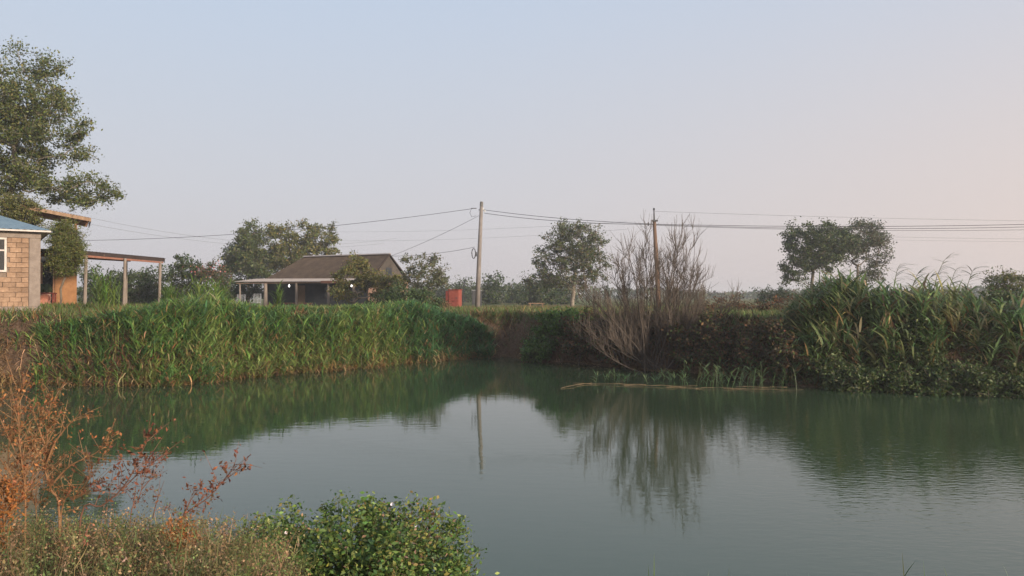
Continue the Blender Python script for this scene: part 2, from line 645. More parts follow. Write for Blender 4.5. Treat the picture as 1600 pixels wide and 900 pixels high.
def leaf_geo(P, size, col, flat=0.0, aspect=0.55, hang=0.0):
    """folded rhombic leaves, two triangles each"""
    n = len(P)
    d = rng.normal(size=(n, 3))
    d[:, 2] = d[:, 2] * (1 - flat) - hang
    d /= np.linalg.norm(d, axis=1, keepdims=True) + 1e-9
    u = rng.normal(size=(n, 3))
    if flat:
        u[:, 2] *= (1 - flat)
    u -= d * (u * d).sum(1, keepdims=True)
    u /= np.linalg.norm(u, axis=1, keepdims=True) + 1e-9
    w = np.cross(d, u)
    s = np.asarray(size).reshape(-1, 1) * np.ones((n, 1))
    a = P - d * s * 0.5
    b = P + u * s * aspect * 0.5 + w * s * 0.10
    c = P + d * s * 0.5
    e_ = P - u * s * aspect * 0.5 + w * s * 0.10
    V = np.stack([a, b, c, e_], 1).reshape(-1, 3)
    i = np.arange(n) * 4
    Fc = np.concatenate([np.stack([i, i + 1, i + 2], 1), np.stack([i, i + 2, i + 3], 1)])
    return V, Fc, np.repeat(col, 4, axis=0)


def blade_geo(P, az, el, length, width, droop, col, K=3, tipcol=None, twist=None):
    """curved tapering blades of K segments (K*2 triangles each less the tip)"""
    n = len(P)
    az = np.asarray(az) * np.ones(n)
    el = np.asarray(el) * np.ones(n)
    length = np.asarray(length) * np.ones(n)
    width = np.asarray(width) * np.ones(n)
    droop = np.asarray(droop) * np.ones(n)
    hor = np.stack([np.cos(az), np.sin(az), 0 * az], 1)
    ta = az + math.pi / 2 + (rng.uniform(-0.9, 0.9, n) if twist is None else twist)
    side = np.stack([np.cos(ta), np.sin(ta), 0 * az], 1)
    pts = [P.copy()]
    p = P.copy()
    for k in range(K):
        a = el - droop * ((k + 0.5) / K)
        p = p + (hor * np.cos(a)[:, None] + np.array([0, 0, 1]) * np.sin(a)[:, None]) * (length / K)[:, None]
        pts.append(p.copy())
    prof = {1: (1, 0.0), 2: (0.8, 1, 0.0), 3: (0.7, 1.0, 0.75, 0.0), 4: (0.6, 1, 0.9, 0.6, 0.0), 5: (.6, .9, 1, .85, .55, 0)}[K]
    V = []
    C = []
    for k in range(K + 1):
        w_ = (width * prof[k] * 0.5)[:, None]
        cc = col if tipcol is None else col + (tipcol - col) * (k / K) ** 2
        if k < K:
            V += [pts[k] - side * w_, pts[k] + side * w_]
            C += [cc, cc]
        else:
            V += [pts[k]]
            C += [cc]
    m = 2 * K + 1
    V = np.stack(V, 1).reshape(-1, 3)
    C = np.stack(C, 1).reshape(-1, 3)
    i = np.arange(n) * m
    Fc = []
    for k in range(K - 1):
        b = i + 2 * k
        Fc += [np.stack([b, b + 1, b + 3], 1), np.stack([b, b + 3, b + 2], 1)]
    b = i + 2 * (K - 1)
    Fc.append(np.stack([b, b + 1, b + 2], 1))
    return V, np.concatenate(Fc), C


def merge(parts):
    Vs, Fs, Cs = [], [], []
    n = 0
    for V, Fc, C in parts:
        Vs.append(V)
        Fs.append(Fc + n)
        Cs.append(C)
        n += len(V)
    return np.concatenate(Vs), np.concatenate(Fs), np.concatenate(Cs)


def reed_geo(P, H, pal, nleaf=9, ll=(0.35, 0.6), lw=0.03, lean_az=0.0, lean=0.12, droop=1.2, sw=0.014, leaf_el=(0.7, 1.2), deadbase=None, lo=0.15, swirl=1.0):
    """reed plants: a thin stem each, leaf blades set off along it"""
    n = len(P)
    laz = lean_az + rng.normal(size=n) * 1.2
    sel = math.pi / 2 - np.abs(rng.normal(size=n)) * lean
    sd = np.abs(rng.normal(size=n)) * lean * 1.3
    col = jit(pal, n)
    parts = [blade_geo(P, laz, sel, H, sw * 1.3, sd, col * 0.9, 3)]
    hor = np.stack([np.cos(laz), np.sin(laz), 0 * laz], 1)
    for k in range(nleaf):
        t = lo + (0.98 - lo) * (k + rng.uniform(0, 1, n)) / nleaf
        a = sel - sd * t * 0.5
        B = P + (hor * np.cos(a)[:, None] + np.array([0, 0, 1]) * np.sin(a)[:, None]) * (H * t)[:, None]
        az = rng.uniform(0, 2 * math.pi, n) * swirl + lean_az * (1 - swirl) + rng.normal(size=n) * 0.5
        c = np.clip(col * (1 + 0.16 * rng.normal(size=(n, 1))), 0.004, 0.8)
        if deadbase is not None:
            isd = rng.uniform(0, 1, n) < deadbase[0] * np.clip(1 - t * 2.2, 0, 1) + deadbase[2]
            c[isd] = jit(deadbase[1], int(isd.sum()))
        le = rng.uniform(*leaf_el, n)
        lg = rng.uniform(*ll, n)
        parts.append(blade_geo(B, az, le, lg, lw * rng.uniform(0.7, 1.25, n), droop * rng.uniform(0.3, 1.3, n), c, 3, tipcol=c * np.array([1.08, 1.0, 0.85])))
    return merge(parts)


def skeleton(base, top, clumps, r_tip=0.012, trunk_steps=6, wob=0.12, power=2.3, lift=0.25):
    """trunk plus limbs reaching every clump; returns nodes, parents, radii"""
    base = np.array(base, float)
    top = np.array(top, float)
    nodes = [base]
    par = [-1]
    for k in range(1, trunk_steps + 1):
        t = k / trunk_steps
        nodes.append(base + (top - base) * t + rng.normal(size=3) * wob * np.array([1, 1, 0.2]) * math.sin(math.pi * t))
        par.append(k - 1)
    start = max(1, int(trunk_steps * 0.45))
    order = np.argsort([np.linalg.norm(np.array(c) - top) for c in clumps])
    ok = list(range(start, trunk_steps + 1))
    tips = []
    for o in order:
        c = np.array(clumps[o], float)
        arr = np.array([nodes[i] for i in ok])
        dv = c - arr
        dist = np.linalg.norm(dv, axis=1)
        cost = dist + 0.9 * np.maximum(0, -dv[:, 2] + 0.15 * dist)
        b = ok[int(np.argmin(cost))]
        p0 = nodes[b]
        L_ = np.linalg.norm(c - p0)
        n = max(2, min(5, int(L_ / 0.45)))
        prev = b
        for k in range(1, n + 1):
            t = k / n
            p = p0 + (c - p0) * t + rng.normal(size=3) * wob * 0.5 * L_ * 0.3 * math.sin(math.pi * t)
            p[2] -= lift * L_ * 0.35 * math.sin(math.pi * t) * (1 if rng.uniform() < 0.7 else -0.5)
            nodes.append(p)
            par.append(prev)
            prev = len(nodes) - 1
            ok.append(prev)
        tips.append(prev)
    n = len(nodes)
    ch = [[] for _ in range(n)]
    for i, p in enumerate(par):
        if p >= 0:
            ch[p].append(i)
    rad = np.zeros(n)
    for i in range(n - 1, -1, -1):
        if not ch[i]:
            rad[i] = r_tip
        else:
            rad[i] = (sum(rad[c] ** power for c in ch[i])) ** (1 / power) * 1.02
    return np.array(nodes), par, rad, tips


def tube_edges(mb, nodes, par, rad, sides=5, rmax=None):
    for i, p in enumerate(par):
        if p >= 0:
            r0, r1 = rad[p], rad[i]
            r0 = min(r0, r1 * 1.8)
            if rmax:
                r0, r1 = min(r0, rmax), min(r1, rmax)
            mb.tube([nodes[p], nodes[i]], [r0, r1], sides if r1 > 0.02 else 4, caps=False)


def sample_env(env, n, mind):
    pts = []
    w = np.array([e_[3] * e_[4] * e_[5] for e_ in env])
    w = w / w.sum()
    tries = 0
    while len(pts) < n and tries < n * 60:
        tries += 1
        e_ = env[rng.choice(len(env), p=w)]
        d = rng.normal(size=3)
        d /= np.linalg.norm(d)
        r_ = rng.uniform(0.12, 1) ** 0.45
        p = np.array(e_[:3]) + d * r_ * np.array(e_[3:6])
        if all(np.linalg.norm(p - q) > mind for q in pts):
            pts.append(p)
    return pts


def plant(name, label, cat, base, top, env, nclump, mind, crad, nleaf, lsize, pal, bark='bark', r_tip=0.012, group=None, twigs=4, hang=0.0,
          flat=0.0, mat='leaf', wob=0.12, aspect=0.55, part=('trunk', 'crown'), rmax=None, squash=0.75, twr=0.006, extra=None, power=2.3, up=0.35):
    """a tree or shrub: thing > trunk (with its limbs), crown"""
    base = np.array(base, float)
    t = empty(name, tuple(base))
    tag(t, label, cat, group)
    cl = sample_env(env, nclump, mind)
    nodes, par, rad, tips = skeleton(base - np.array([0, 0, 0.15]), top, cl, r_tip, wob=wob, power=power)
    mb = MB()
    tube_edges(mb, nodes - base, par, rad, 6, rmax)
    P = []
    for c in cl:
        rr = crad * rng.uniform(0.6, 1.35)
        ends = []
        for k in range(twigs):
            d = rng.normal(size=3)
            d[2] = d[2] * 0.6 + up
            d /= np.linalg.norm(d)
            q = c + d * rr * rng.uniform(0.7, 1.5)
            ends.append(q)
            mb.tube([c - base, (c + q) / 2 - base + rng.normal(size=3) * rr * 0.06, q - base], [r_tip * 0.8, (r_tip * .8 + twr) / 2, twr], 3, caps=False)
        m = int(nleaf / nclump * rng.uniform(0.55, 1.45))
        if twigs:
            E = np.array(ends)[rng.integers(0, twigs, m)]
            s = rng.uniform(0.25, 1.05, (m, 1))
            P.append(c + (E - c) * s + rng.normal(size=(m, 3)) * rr * np.array([0.3, 0.3, 0.3 * squash]))
        else:
            P.append(c + rng.normal(size=(m, 3)) * rr * np.array([0.5, 0.5, 0.5 * squash]))
    mb.build(part[0], M[bark], t, smooth=True)
    P = np.concatenate(P)
    g = hgt(P[:, 0], P[:, 1])
    P = P[P[:, 2] > np.maximum(g, 0) + 0.02]
    C = jit(pal, len(P))
    V, Fc, C = leaf_geo(P - base, lsize * rng.uniform(0.6, 1.3, len(P)), C, flat, aspect, hang)
    np_mesh(part[1], V, Fc, M[mat], C, t)
    return t


G_TREE = [(0.065, 0.09, 0.025), (0.085, 0.11, 0.03), (0.115, 0.125, 0.038), (0.05, 0.075, 0.024)]
G_WARM = [(0.115, 0.125, 0.03), (0.15, 0.145, 0.04), (0.085, 0.10, 0.026), (0.18, 0.145, 0.045)]
G_DARK = [(0.03, 0.052, 0.018), (0.042, 0.068, 0.023), (0.055, 0.08, 0.027)]
G_GREY = [(0.10, 0.12, 0.065), (0.125, 0.14, 0.078), (0.075, 0.095, 0.05)]
G_REED = [(0.12, 0.22, 0.045), (0.15, 0.25, 0.055), (0.09, 0.185, 0.045), (0.20, 0.27, 0.07), (0.07, 0.155, 0.045)]
G_REEDB = [(0.07, 0.17, 0.06), (0.085, 0.195, 0.066), (0.055, 0.135, 0.05)]
TAN = [(0.34, 0.22, 0.10), (0.26, 0.16, 0.07), (0.40, 0.29, 0.15), (0.20, 0.10, 0.045)]
BROWN = [(0.10, 0.055, 0.03), (0.14, 0.075, 0.04), (0.07, 0.042, 0.026), (0.17, 0.08, 0.04)]


def g3(x, y, dz=0.0):
    return (x, y, hz(x, y) + dz)


def ell(px, py, D, rpx, rpy, rd=None):
    """ellipsoid of a crown: centre seen at (px,py) at distance D, half sizes in photograph pixels, depth in metres"""
    c = at(px, py, D)
    rx = rpx / F * D
    rz = rpy / F * D
    return (c.x, c.y, c.z, rx, rd if rd else rx, rz)


def gx(px, D):
    return (px - 800) / F * D


# ================================================================== BUILDINGS
# ---- limestone block house at the left edge
HX, HY = gx(63, 29.3), 29.3
hb = empty('block_house', (HX, HY, 2.22), R(35))
tag(hb, 'pale limestone block house with blue sheet roof at the left edge', 'house')
WH = 3.12
mb = MB()
mb.box(-6, -0.012, 0.03, 5.0, -0.5, WH)
wall = mb.build('wall', M['mortar'], hb)
MB().box(-6.05, 0.03, -0.05, 0.029, -0.5, 0.27).build('plinth', M['plaster'], hb, bevel=0.012)
MB().box(-0.37, 0.0, -0.022, 0.034, 0.272, WH - 0.262).build('corner_column', M['plaster'], hb, bevel=0.01)
MB().box(-6.0, 0.012, -0.03, 0.029, WH - 0.26, WH + 0.002).build('ring_beam', M['plaster'], hb, bevel=0.01)
# window, right-hand edge seen in the photograph
wx0, wx1, wz0, wz1 = -2.46, -1.08, 1.56, 2.85
win = MB()
t_ = 0.075
win.box(wx0, wx1, -0.05, 0.0, wz0, wz0 + t_).box(wx0, wx1, -0.05, 0.0, wz1 - t_, wz1)
win.box(wx0, wx0 + t_, -0.05, 0.0, wz0 + t_, wz1 - t_).box(wx1 - t_, wx1, -0.05, 0.0, wz0 + t_, wz1 - t_)
win.box(-1.81, -1.74, -0.047, 0.0, wz0 + t_, wz1 - t_)
win.box(-1.74, wx1 - t_, -0.046, 0.0, 2.34, 2.40)
wo = win.build('window', M['whitepaint'], hb, bevel=0.006)
for a, b, c, d in ((wx0 + t_, -1.81, wz0 + t_, wz1 - t_), (-1.74, wx1 - t_, wz0 + t_, 2.34), (-1.74, wx1 - t_, 2.40, wz1 - t_)):
    MB().box(a, b, -0.022, -0.010, c, d).build('pane', M['glass'], wo)
# courses of blocks, every block a piece of the wall
course = (WH - 0.26 - 0.272 - 0.17) / 13
bl_mesh = {}


def block_piece(x0, x1, z0, z1):
    key = (round(x1 - x0, 2), round(z1 - z0, 3))
    if key not in bl_mesh:
        w, h = key[0], z1 - z0
        m_ = MB().box(0, w, -0.024, 0.031, 0, h)
        me_ = bpy.data.meshes.new('block')
        vv = [(x + (rnd(-.004, .004)), y - (rnd(0, .006) if y < 0 else 0), z + rnd(-.004, .004)) for x, y, z in m_.v]
        me_.from_pydata(vv, [], m_.f)
        me_.materials.append(M['block'])
        bl_mesh[key] = me_
    o = bpy.data.objects.new('block', bl_mesh[key])
    o.location = (x0, rnd(-0.004, 0.006), z0)
    link(o, wall)


x = -0.38                      # soldier course of upright blocks on the plinth
while x > -4.4:
    w = random.choice((0.12, 0.15, 0.18, 0.21))
    block_piece(x - w, x - 0.014, 0.278, 0.278 + 0.16)
    x -= w
for k in range(13):
    z0 = 0.272 + 0.175 + k * course
    x = -0.378
    first = True
    while x > -4.5:
        w = random.choice((0.34, 0.38, 0.40, 0.42)) if not first else (0.40 if k % 2 else 0.22)
        first = False
        a, b = x - w, x - 0.015
        if z0 + course > wz0 - 0.01 and z0 < wz1 + 0.01 and a < wx1 + 0.02 and b > wx0 - 0.02:
            if b > wx1 + 0.1:
                block_piece(wx1 + 0.012, b, z0, z0 + course - 0.014)
            x = min(x - w, wx0 - 0.0)
            x = wx0 - 0.012 if x > wx0 else x
            if a > wx0:
                x = wx0 - 0.012
            continue
        block_piece(a, b, z0, z0 + course - 0.014)
        x -= w
mb = MB()
ov = 0.30
A, B_, C_, D_ = (-6.3, -ov, WH + .05), (ov, -ov, WH + .05), (ov, 5 + ov, WH + .05), (-6.3, 5 + ov, WH + .05)
r1, r2 = (-2.5, 2.5, WH + 1.12), (-4.0, 2.5, WH + 1.12)
mb.sheet(A, B_, r1, r2, 30, 0.012).sheet(B_, C_, r1, r1, 26, 0.012).sheet(C_, D_, r2, r1, 30, 0.012).sheet(D_, A, r2, r2, 26, 0.012)
rf = mb.build('roof', M['blueroof'], hb, solid=0.008)
MB().box(-6.3, ov, -ov - 0.02, -ov + 0.012, WH - 0.03, WH + .03).box(ov - 0.012, ov + 0.02, -ov + 0.013, 5 + ov, WH - 0.03, WH + .03).build('fascia', M['whitepaint'], rf)
MB().box(-6.28, ov - .013, -ov + 0.014, 5 + ov, WH + 0.004, WH + .02).build('soffit', M['whitepaint'], rf)

# ---- orange earth-walled shack with an open upper storey behind it
SX, SY = gx(120, 38), 38.0
sb = empty('clay_shack', (SX, SY, 2.3), R(30))
tag(sb, 'two-level shack with orange clay walls and open plank roof behind the block house', 'shack')
MB().box(-0.95, 0, 0, 3.2, -0.4, 2.75).build('wall', M['adobe'], sb, bevel=0.03).update_tag()
MB().box(-3.4, -1.52, 0, 3.2, -0.4, 2.74).build('wall', M['adobe'], sb, bevel=0.03)
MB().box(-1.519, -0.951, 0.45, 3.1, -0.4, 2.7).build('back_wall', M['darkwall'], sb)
MB().box(-1.48, -1.02, 0.25, 0.31, -0.1, 1.05).build('door_board', M['pinkboard'], sb, bevel=0.01)
MB().box(-1.02, -0.955, -0.03, 0.05, -0.1, 2.2).build('door_post', M['orangewood'], sb)
MB().box(-1.515, -1.45, -0.03, 0.05, -0.1, 2.2).build('door_post', M['orangewood'], sb)
MB().tube([(-1.5, -0.25, 0.05), (-0.9, -0.12, 0.62)], 0.025, 5).build('leaning_stick', M['oldwood'], sb)
MB().box(-3.5, 0.1, -0.1, 3.3, 2.751, 2.85).build('deck', M['oldwood'], sb, bevel=0.01)
for (a, b) in ((-0.12, 0.02), (-0.12, 3.0), (-1.95, 0.02), (-1.95, 3.0)):
    MB().box(a, a + 0.12, b, b + 0.12, 2.851, 4.47).build('post', M['orangewood'], sb)
mb = MB()
mb.sheet((-2.35, -0.6, 4.93), (0.55, -0.6, 4.43), (0.55, 3.7, 4.50), (-2.35, 3.7, 4.98), 24, 0.014)
rf = mb.build('roof', M['felt'], sb, solid=0.02)
for k in range(6):
    y = -0.5 + k * 0.8
    MB().prism([(-2.3, y, 4.80), (0.5, y, 4.30), (0.5, y, 4.39), (-2.3, y, 4.89)], (0, 0.07, 0)).build('rafter', M['orangewood'], rf)
MB().prism([(-2.35, -0.63, 4.75), (0.56, -0.63, 4.25), (0.56, -0.63, 4.42), (-2.35, -0.63, 4.92)], (0, 0.028, 0)).build('fascia_board', M['oldwood'], rf)
MB().prism([(0.56, -0.6, 4.25), (0.59, -0.6, 4.25), (0.59, -0.6, 4.42), (0.56, -0.6, 4.42)], (0, 4.2, 0)).build('fascia_board', M['oldwood'], rf)

# low table with a basin and a bundle in front of the shack
tb = empty('low_table', (gx(71, 36.6), 36.6, hz(gx(71, 36.6), 36.6)), R(20))
tag(tb, 'dark red low table beside the orange clay shack', 'table')
MB().box(-.42, .42, -.3, .3, .66, .72).build('table_top', M['redpaint_dark'], tb, bevel=.01)
for sx_ in (-1, 1):
    for sy_ in (-1, 1):
        MB().box(sx_ * .37 - .03, sx_ * .37 + .03, sy_ * .25 - .03, sy_ * .25 + .03, -.05, .659).build('leg', M['redpaint_dark'], tb)


def lathe(mb, prof, sides=16, c=(0, 0, 0)):
    n0 = len(mb.v)
    for r_, z in prof:
        for s in range(sides):
            a = 2 * math.pi * s / sides
            mb.v.append((c[0] + r_ * math.cos(a), c[1] + r_ * math.sin(a), c[2] + z))
    for i in range(len(prof) - 1):
        for s in range(sides):
            s2 = (s + 1) % sides
            mb.f.append((n0 + i * sides + s, n0 + i * sides + s2, n0 + (i + 1) * sides + s2, n0 + (i + 1) * sides + s))
    return mb


p = tb.location + Vector((0.22, -0.35, 0))
o = lathe(MB(), [(0.001, 0.02), (.2, .02), (.3, .28), (.32, .3), (.3, .3), (.19, .05), (.001, .05)]).build('basin', M['basin'])
o.location = (p.x, p.y, hz(p.x, p.y) + 0.2)
o.rotation_euler = (R(50), 0, R(10))
tag(o, 'round pink basin propped against the low table by the shack', 'basin')
mb = MB()
for k in range(5):
    lathe(mb, [(0.01, 0), (.17, .03), (.2, .16), (.15, .3), (.05, .40), (.01, .42)], 9, (rnd(-.25, .2), rnd(-.1, .12), 0))
o = mb.build('cloth_bundle', M['tarp'], smooth=True)
o.location = tb.location + Vector((-.05, 0, .72))
tag(o, 'dark green bundle heaped on the low red table', 'bundle')

# ---- open lean-to shelter with a thin dark roof on pale posts
g0 = 2.3
ls = empty('open_shelter', (-19.3, 34, g0))
tag(ls, 'open shelter with thin dark roof and three pale posts in the reeds', 'shelter')


def lp(x, y, z):
    return (x + 19.3, y - 34, z - g0)


for (px, D, pyt) in ((134, 34.3, 396), (195, 37.4, 400), (250, 40.7, 408)):
    a = at(px, pyt, D)
    x, y = a.x, a.y
    z0 = hz(x, y) - 0.2
    MB().tube([lp(x - .05, y, z0), lp(x - 0.02, y, z0 + 1.2), lp(x + .01, y, 4.72)], [0.085, 0.075, 0.07], 7).build('post', M['greypost'], ls)
x, y = gx(197, 41.6), 41.6
MB().tube([lp(x, y, hz(x, y) - .2), lp(x, y, 4.82)], 0.07, 7).build('post', M['greypost'], ls)
mb = MB()
mb.sheet(lp(-19.42, 33.7, 4.92), lp(-18.55, 41.1, 4.90), lp(-20.9, 41.9, 5.05), lp(-22.4, 34.4, 5.02), 30, 0.018)
rf = mb.build('roof', M['felt'], ls, solid=0.02)
MB().prism([lp(-19.40, 33.72, 4.74), lp(-18.56, 41.05, 4.72), lp(-18.56, 41.05, 4.87), lp(-19.40, 33.72, 4.895)], (-0.05, 0, 0)).build('fascia_board', M['felt'], rf)
MB().prism([lp(-19.33, 33.9, 4.64), lp(-18.6, 40.95, 4.63), lp(-18.6, 40.95, 4.715), lp(-19.33, 33.9, 4.735)], (-0.09, 0, 0)).build('beam', M['redbeam'], rf)
MB().prism([lp(-22.25, 34.6, 4.72), lp(-20.85, 41.8, 4.75), lp(-20.85, 41.8, 4.9), lp(-22.25, 34.6, 4.87)], (0.09, 0, 0)).build('beam', M['redbeam'], rf)
for k in range(5):
    t = (k + 0.5) / 5
    a = Vector(lp(-19.36, 33.9, 4.80)).lerp(Vector(lp(-18.62, 40.9, 4.79)), t)
    b = Vector(lp(-22.2, 34.5, 4.93)).lerp(Vector(lp(-20.9, 41.7, 4.96)), t)
    MB().tube([a, b], 0.035, 5).build('rafter', M['oldwood'], rf)

# ---- farmhouse with veranda
fx, fy = gx(575, 60), 60.0
FZ = 1.82
fh = empty('farmhouse', (fx, fy, FZ), math.atan2(-0.47, 0.88))
tag(fh, 'low farmhouse with old corrugated roof and dark shaded veranda', 'farmhouse')
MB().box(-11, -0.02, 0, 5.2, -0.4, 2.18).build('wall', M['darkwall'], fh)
MB().box(-0.019, 0.06, -0.03, 5.23, -0.4, 2.18).build('end_wall', M['redbrick'], fh)
MB().prism([(0.03, 0.1, 2.182), (0.03, 5.1, 2.182), (0.03, 2.6, 4.28)], (0.05, 0, 0)).build('gable_end', M['gable'], fh)
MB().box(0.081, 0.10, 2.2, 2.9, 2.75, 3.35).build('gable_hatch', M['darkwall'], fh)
ez, rz_ = 2.12, 4.44
mb = MB()
mb.sheet((-11.4, -0.45, ez), (0.16, -0.45, ez), (0.16, 2.6, rz_), (-9, 2.6, rz_), 60, 0.022, 4)
mb.sheet((0.16, 5.65, ez), (-11.4, 5.65, ez), (-9, 2.6, rz_), (0.16, 2.6, rz_), 60, 0.022, 4)
mb.sheet((-11.4, 5.65, ez), (-11.4, -0.45, ez), (-9, 2.6, rz_), (-9, 2.6, rz_), 34, 0.022, 4)
rf = mb.build('roof', M['asbestos'], fh, solid=0.02)
MB().prism([(-9.1, 2.42, rz_ + .0), (-9.1, 2.6, rz_ + .10), (-9.1, 2.78, rz_ + .0)], (9.28, 0, 0)).build('ridge_cap', M['palesheet'], rf)
MB().prism([(0.12, -0.5, ez - .10), (0.12, 2.6, rz_ - .10), (0.12, 2.6, rz_ + .03), (0.12, -0.5, ez + .03)], (0.045, 0, 0)).build('bargeboard', M['felt'], rf)
MB().prism([(0.12, 5.7, ez - .10), (0.12, 2.601, rz_ - .10), (0.12, 2.601, rz_ + .03), (0.12, 5.7, ez + .03)], (0.045, 0, 0)).build('bargeboard', M['felt'], rf)
mb = MB()
mb.sheet((-11.8, -2.6, 2.24), (-0.1, -2.6, 2.16), (-0.1, -0.15, 2.42), (-11.8, -0.15, 2.52), 56, 0.022, 3)
vr = mb.build('veranda_roof', M['palesheet'], fh, solid=0.015)
MB().box(-11.7, -0.15, -2.52, -2.44, 2.05, 2.13).build('beam', M['oldwood'], vr)
MB().box(-2.4, -0.05, -2.68, -2.63, 2.02, 2.22).build('fascia_board', M['redbeam'], vr)
for k in range(8):
    x = -11.5 + k * 1.6
    MB().prism([(x, -2.5, 2.13), (x, -0.1, 2.38), (x, -0.1, 2.44), (x, -2.5, 2.18)], (0.07, 0, 0)).build('rafter', M['oldwood'], vr)
for x, r_ in ((-11.28, .07), (-8.41, .15), (-5.11, .10), (-1.84, .10), (0.62, .10)):
    MB().tube([(x, -2.48, -0.4), (x + 0.02, -2.48, 1.0), (x, -2.48, 2.05)], [r_ * 1.15, r_, r_ * .95], 8).build('post', M['greypost'], fh)
MB().box(-11.6, 0.75, -2.75, -0.001, -0.4, 0.06).build('veranda_floor', M['plaster'], fh)
for x0, x1, z0, z1 in ((-7.6, -6.4, -.0, 2.0), (-4.4, -3.2, .8, 1.8)):
    w = MB()
    w.box(x0, x1, -.05, -.001, z0 + .07, z0 + .14).box(x0, x1, -.05, -.001, z1 - .07, z1).box(x0, x0 + .07, -.05, -.001, z0 + .14, z1 - .07).box(x1 - .07, x1, -.05, -.001, z0 + .14, z1 - .07)
    wo = w.build('window' if z0 > .5 else 'door', M['darkmetal'], fh)
    MB().box(x0 + .07, x1 - .07, -.03, -.002, z0 + .14, z1 - .07).build('pane', M['glass'] if z0 > .5 else M['oldwood'], wo)


def fworld(x, y, z):
    return fh.matrix_basis @ Vector((x, y, z))


def lamp(x, y, z, lab):
    w = fworld(x, y, z)
    t = empty('hanging_lamp', w)
    tag(t, lab, 'lamp', 'lit bulbs of the farmhouse veranda')
    lathe(MB(), [(0.004, -.12), (.035, -.105), (.06, -.05), (.052, -.0), (.03, .045), (.02, .06)], 12).build('bulb', M['bulb'], t, smooth=True)
    MB().tube([(0, 0, .06), (0, 0, .13)], .028, 8).build('socket', M['darkmetal'], t)
    MB().tube([(0, 0, .12), (0, 0, 2.27 - z if z < 2.2 else .2)], .008, 4).build('cable', M['darkmetal'], t)


lamp(-6.9, -1.4, 1.90, 'small lit bulb hanging under the left half of the farmhouse veranda')
lamp(0.62, -2.70, 1.86, 'small lit bulb at the right-hand end post of the farmhouse veranda')
b = fworld(-5.2, -2.2, 0.06)
bn = empty('veranda_bench', b, fh.rotation_euler[2])
tag(bn, 'low red bench on the farmhouse veranda', 'bench')
MB().box(-1.4, 1.4, -.2, .2, .40, .46).build('seat', M['redpaint'], bn)
for x in (-1.2, 1.2):
    MB().box(x - .04, x + .04, -.17, .17, 0, .399).build('leg', M['redpaint_dark'], bn)


def chair(px, D, lab, rz):
    x = gx(px, D)
    c = empty('metal_chair', g3(x, D), rz)
    tag(c, lab, 'chair', 'grey metal chairs by the farmhouse')
    MB().box(-.25, .25, -.25, .22, .43, .46).build('seat', M['chairgrey'], c)
    b = MB().tube([(-.25, .24, 0), (-.25, .25, .5), (-.24, .30, 1.0), (.24, .30, 1.0), (.25, .25, .5), (.25, .24, 0)], .018, 5)
    bo = b.build('back_frame', M['chairgrey'], c)
    for k in range(5):
        xx = -.18 + k * .09
        MB().tube([(xx, .25, .48), (xx, .30, .99)], .011, 4).build('bar', M['chairgrey'], bo)
    for s in (-1, 1):
        MB().tube([(s * .23, -.23, -.05), (s * .23, -.22, .43)], .018, 5).build('leg', M['chairgrey'], c)
        MB().tube([(s * .25, .24, .68), (s * .26, -.2, .66), (s * .24, -.22, .44)], .014, 5).build('armrest', M['chairgrey'], c)


chair(376, 49, 'left-hand grey metal chair in the grass before the farmhouse', R(12))
chair(399, 50, 'right-hand grey metal chair in the grass before the farmhouse', R(-8))

# ---- red cabinet, dark cabinet, leaning rod, bench
D = 58.0
x = gx(711, D)
rb = empty('red_cabinet', g3(x, D), R(-16))
tag(rb, 'red sheet-metal cabinet standing left of the utility pole', 'cabinet')
MB().box(-.42, .42, -.35, .35, .04, 1.36).build('body', M['redpaint'], rb, bevel=.015)
MB().box(-.47, .47, -.42, .4, 1.361, 1.42).build('top', M['redpaint_dark'], rb, bevel=.01)
d_ = MB().box(-.36, .36, -.375, -.352, .12, 1.3).build('door', M['redpaint'], rb, bevel=.006)
MB().box(-.34, .34, -.386, -.376, .5, .56).build('rail', M['redpaint_dark'], d_)
MB().box(.22, .27, -.40, -.376, .7, .82).build('handle', M['iron'], d_)
MB().box(-.62, -.44, -.36, -.30, .1, 1.3).build('open_shutter', M['redpaint_dark'], rb)
for sx_ in (-.36, .36):
    for sy_ in (-.29, .29):
        MB().box(sx_ - .04, sx_ + .04, sy_ - .04, sy_ + .04, -.15, .039).build('foot', M['iron'], rb)
D = 66.0
x = gx(745, D)
db = empty('dark_cabinet', g3(x, D), R(5))
tag(db, 'dark metal cabinet half hidden behind the utility pole', 'cabinet')
MB().box(-.42, .42, -.3, .3, .25, 1.45).build('body', M['darkmetal'], db, bevel=.015)
MB().box(-.46, .46, -.34, .34, 1.451, 1.5).build('top', M['chairgrey'], db)
for sx_ in (-.36, .36):
    MB().box(sx_ - .04, sx_ + .04, -.25, .25, -.15, .249).build('leg', M['iron'], db)
a = at(723, 450, 62)
o = MB().tube([(0, 0, -1.5), (0.05, 0, 0), (.16, 0, .42), (.29, 0, .93)], [.035, .03, .03, .025], 6).build('leaning_rod', M['darkmetal'])
o.location = a
tag(o, 'thin dark rod leaning up behind the red cabinet', 'rod')
D = 53.0
x = gx(838, D)
bn = empty('garden_bench', g3(x, D), R(4))
tag(bn, 'low dark bench on the grass right of the utility pole', 'bench')
MB().box(-.55, .55, -.15, .15, .40, .46).build('seat', M['oldwood'], bn, bevel=.008)
for xx in (-.42, .42):
    MB().box(xx - .04, xx + .04, -.12, .12, -.1, .399).build('leg', M['oldwood'], bn)

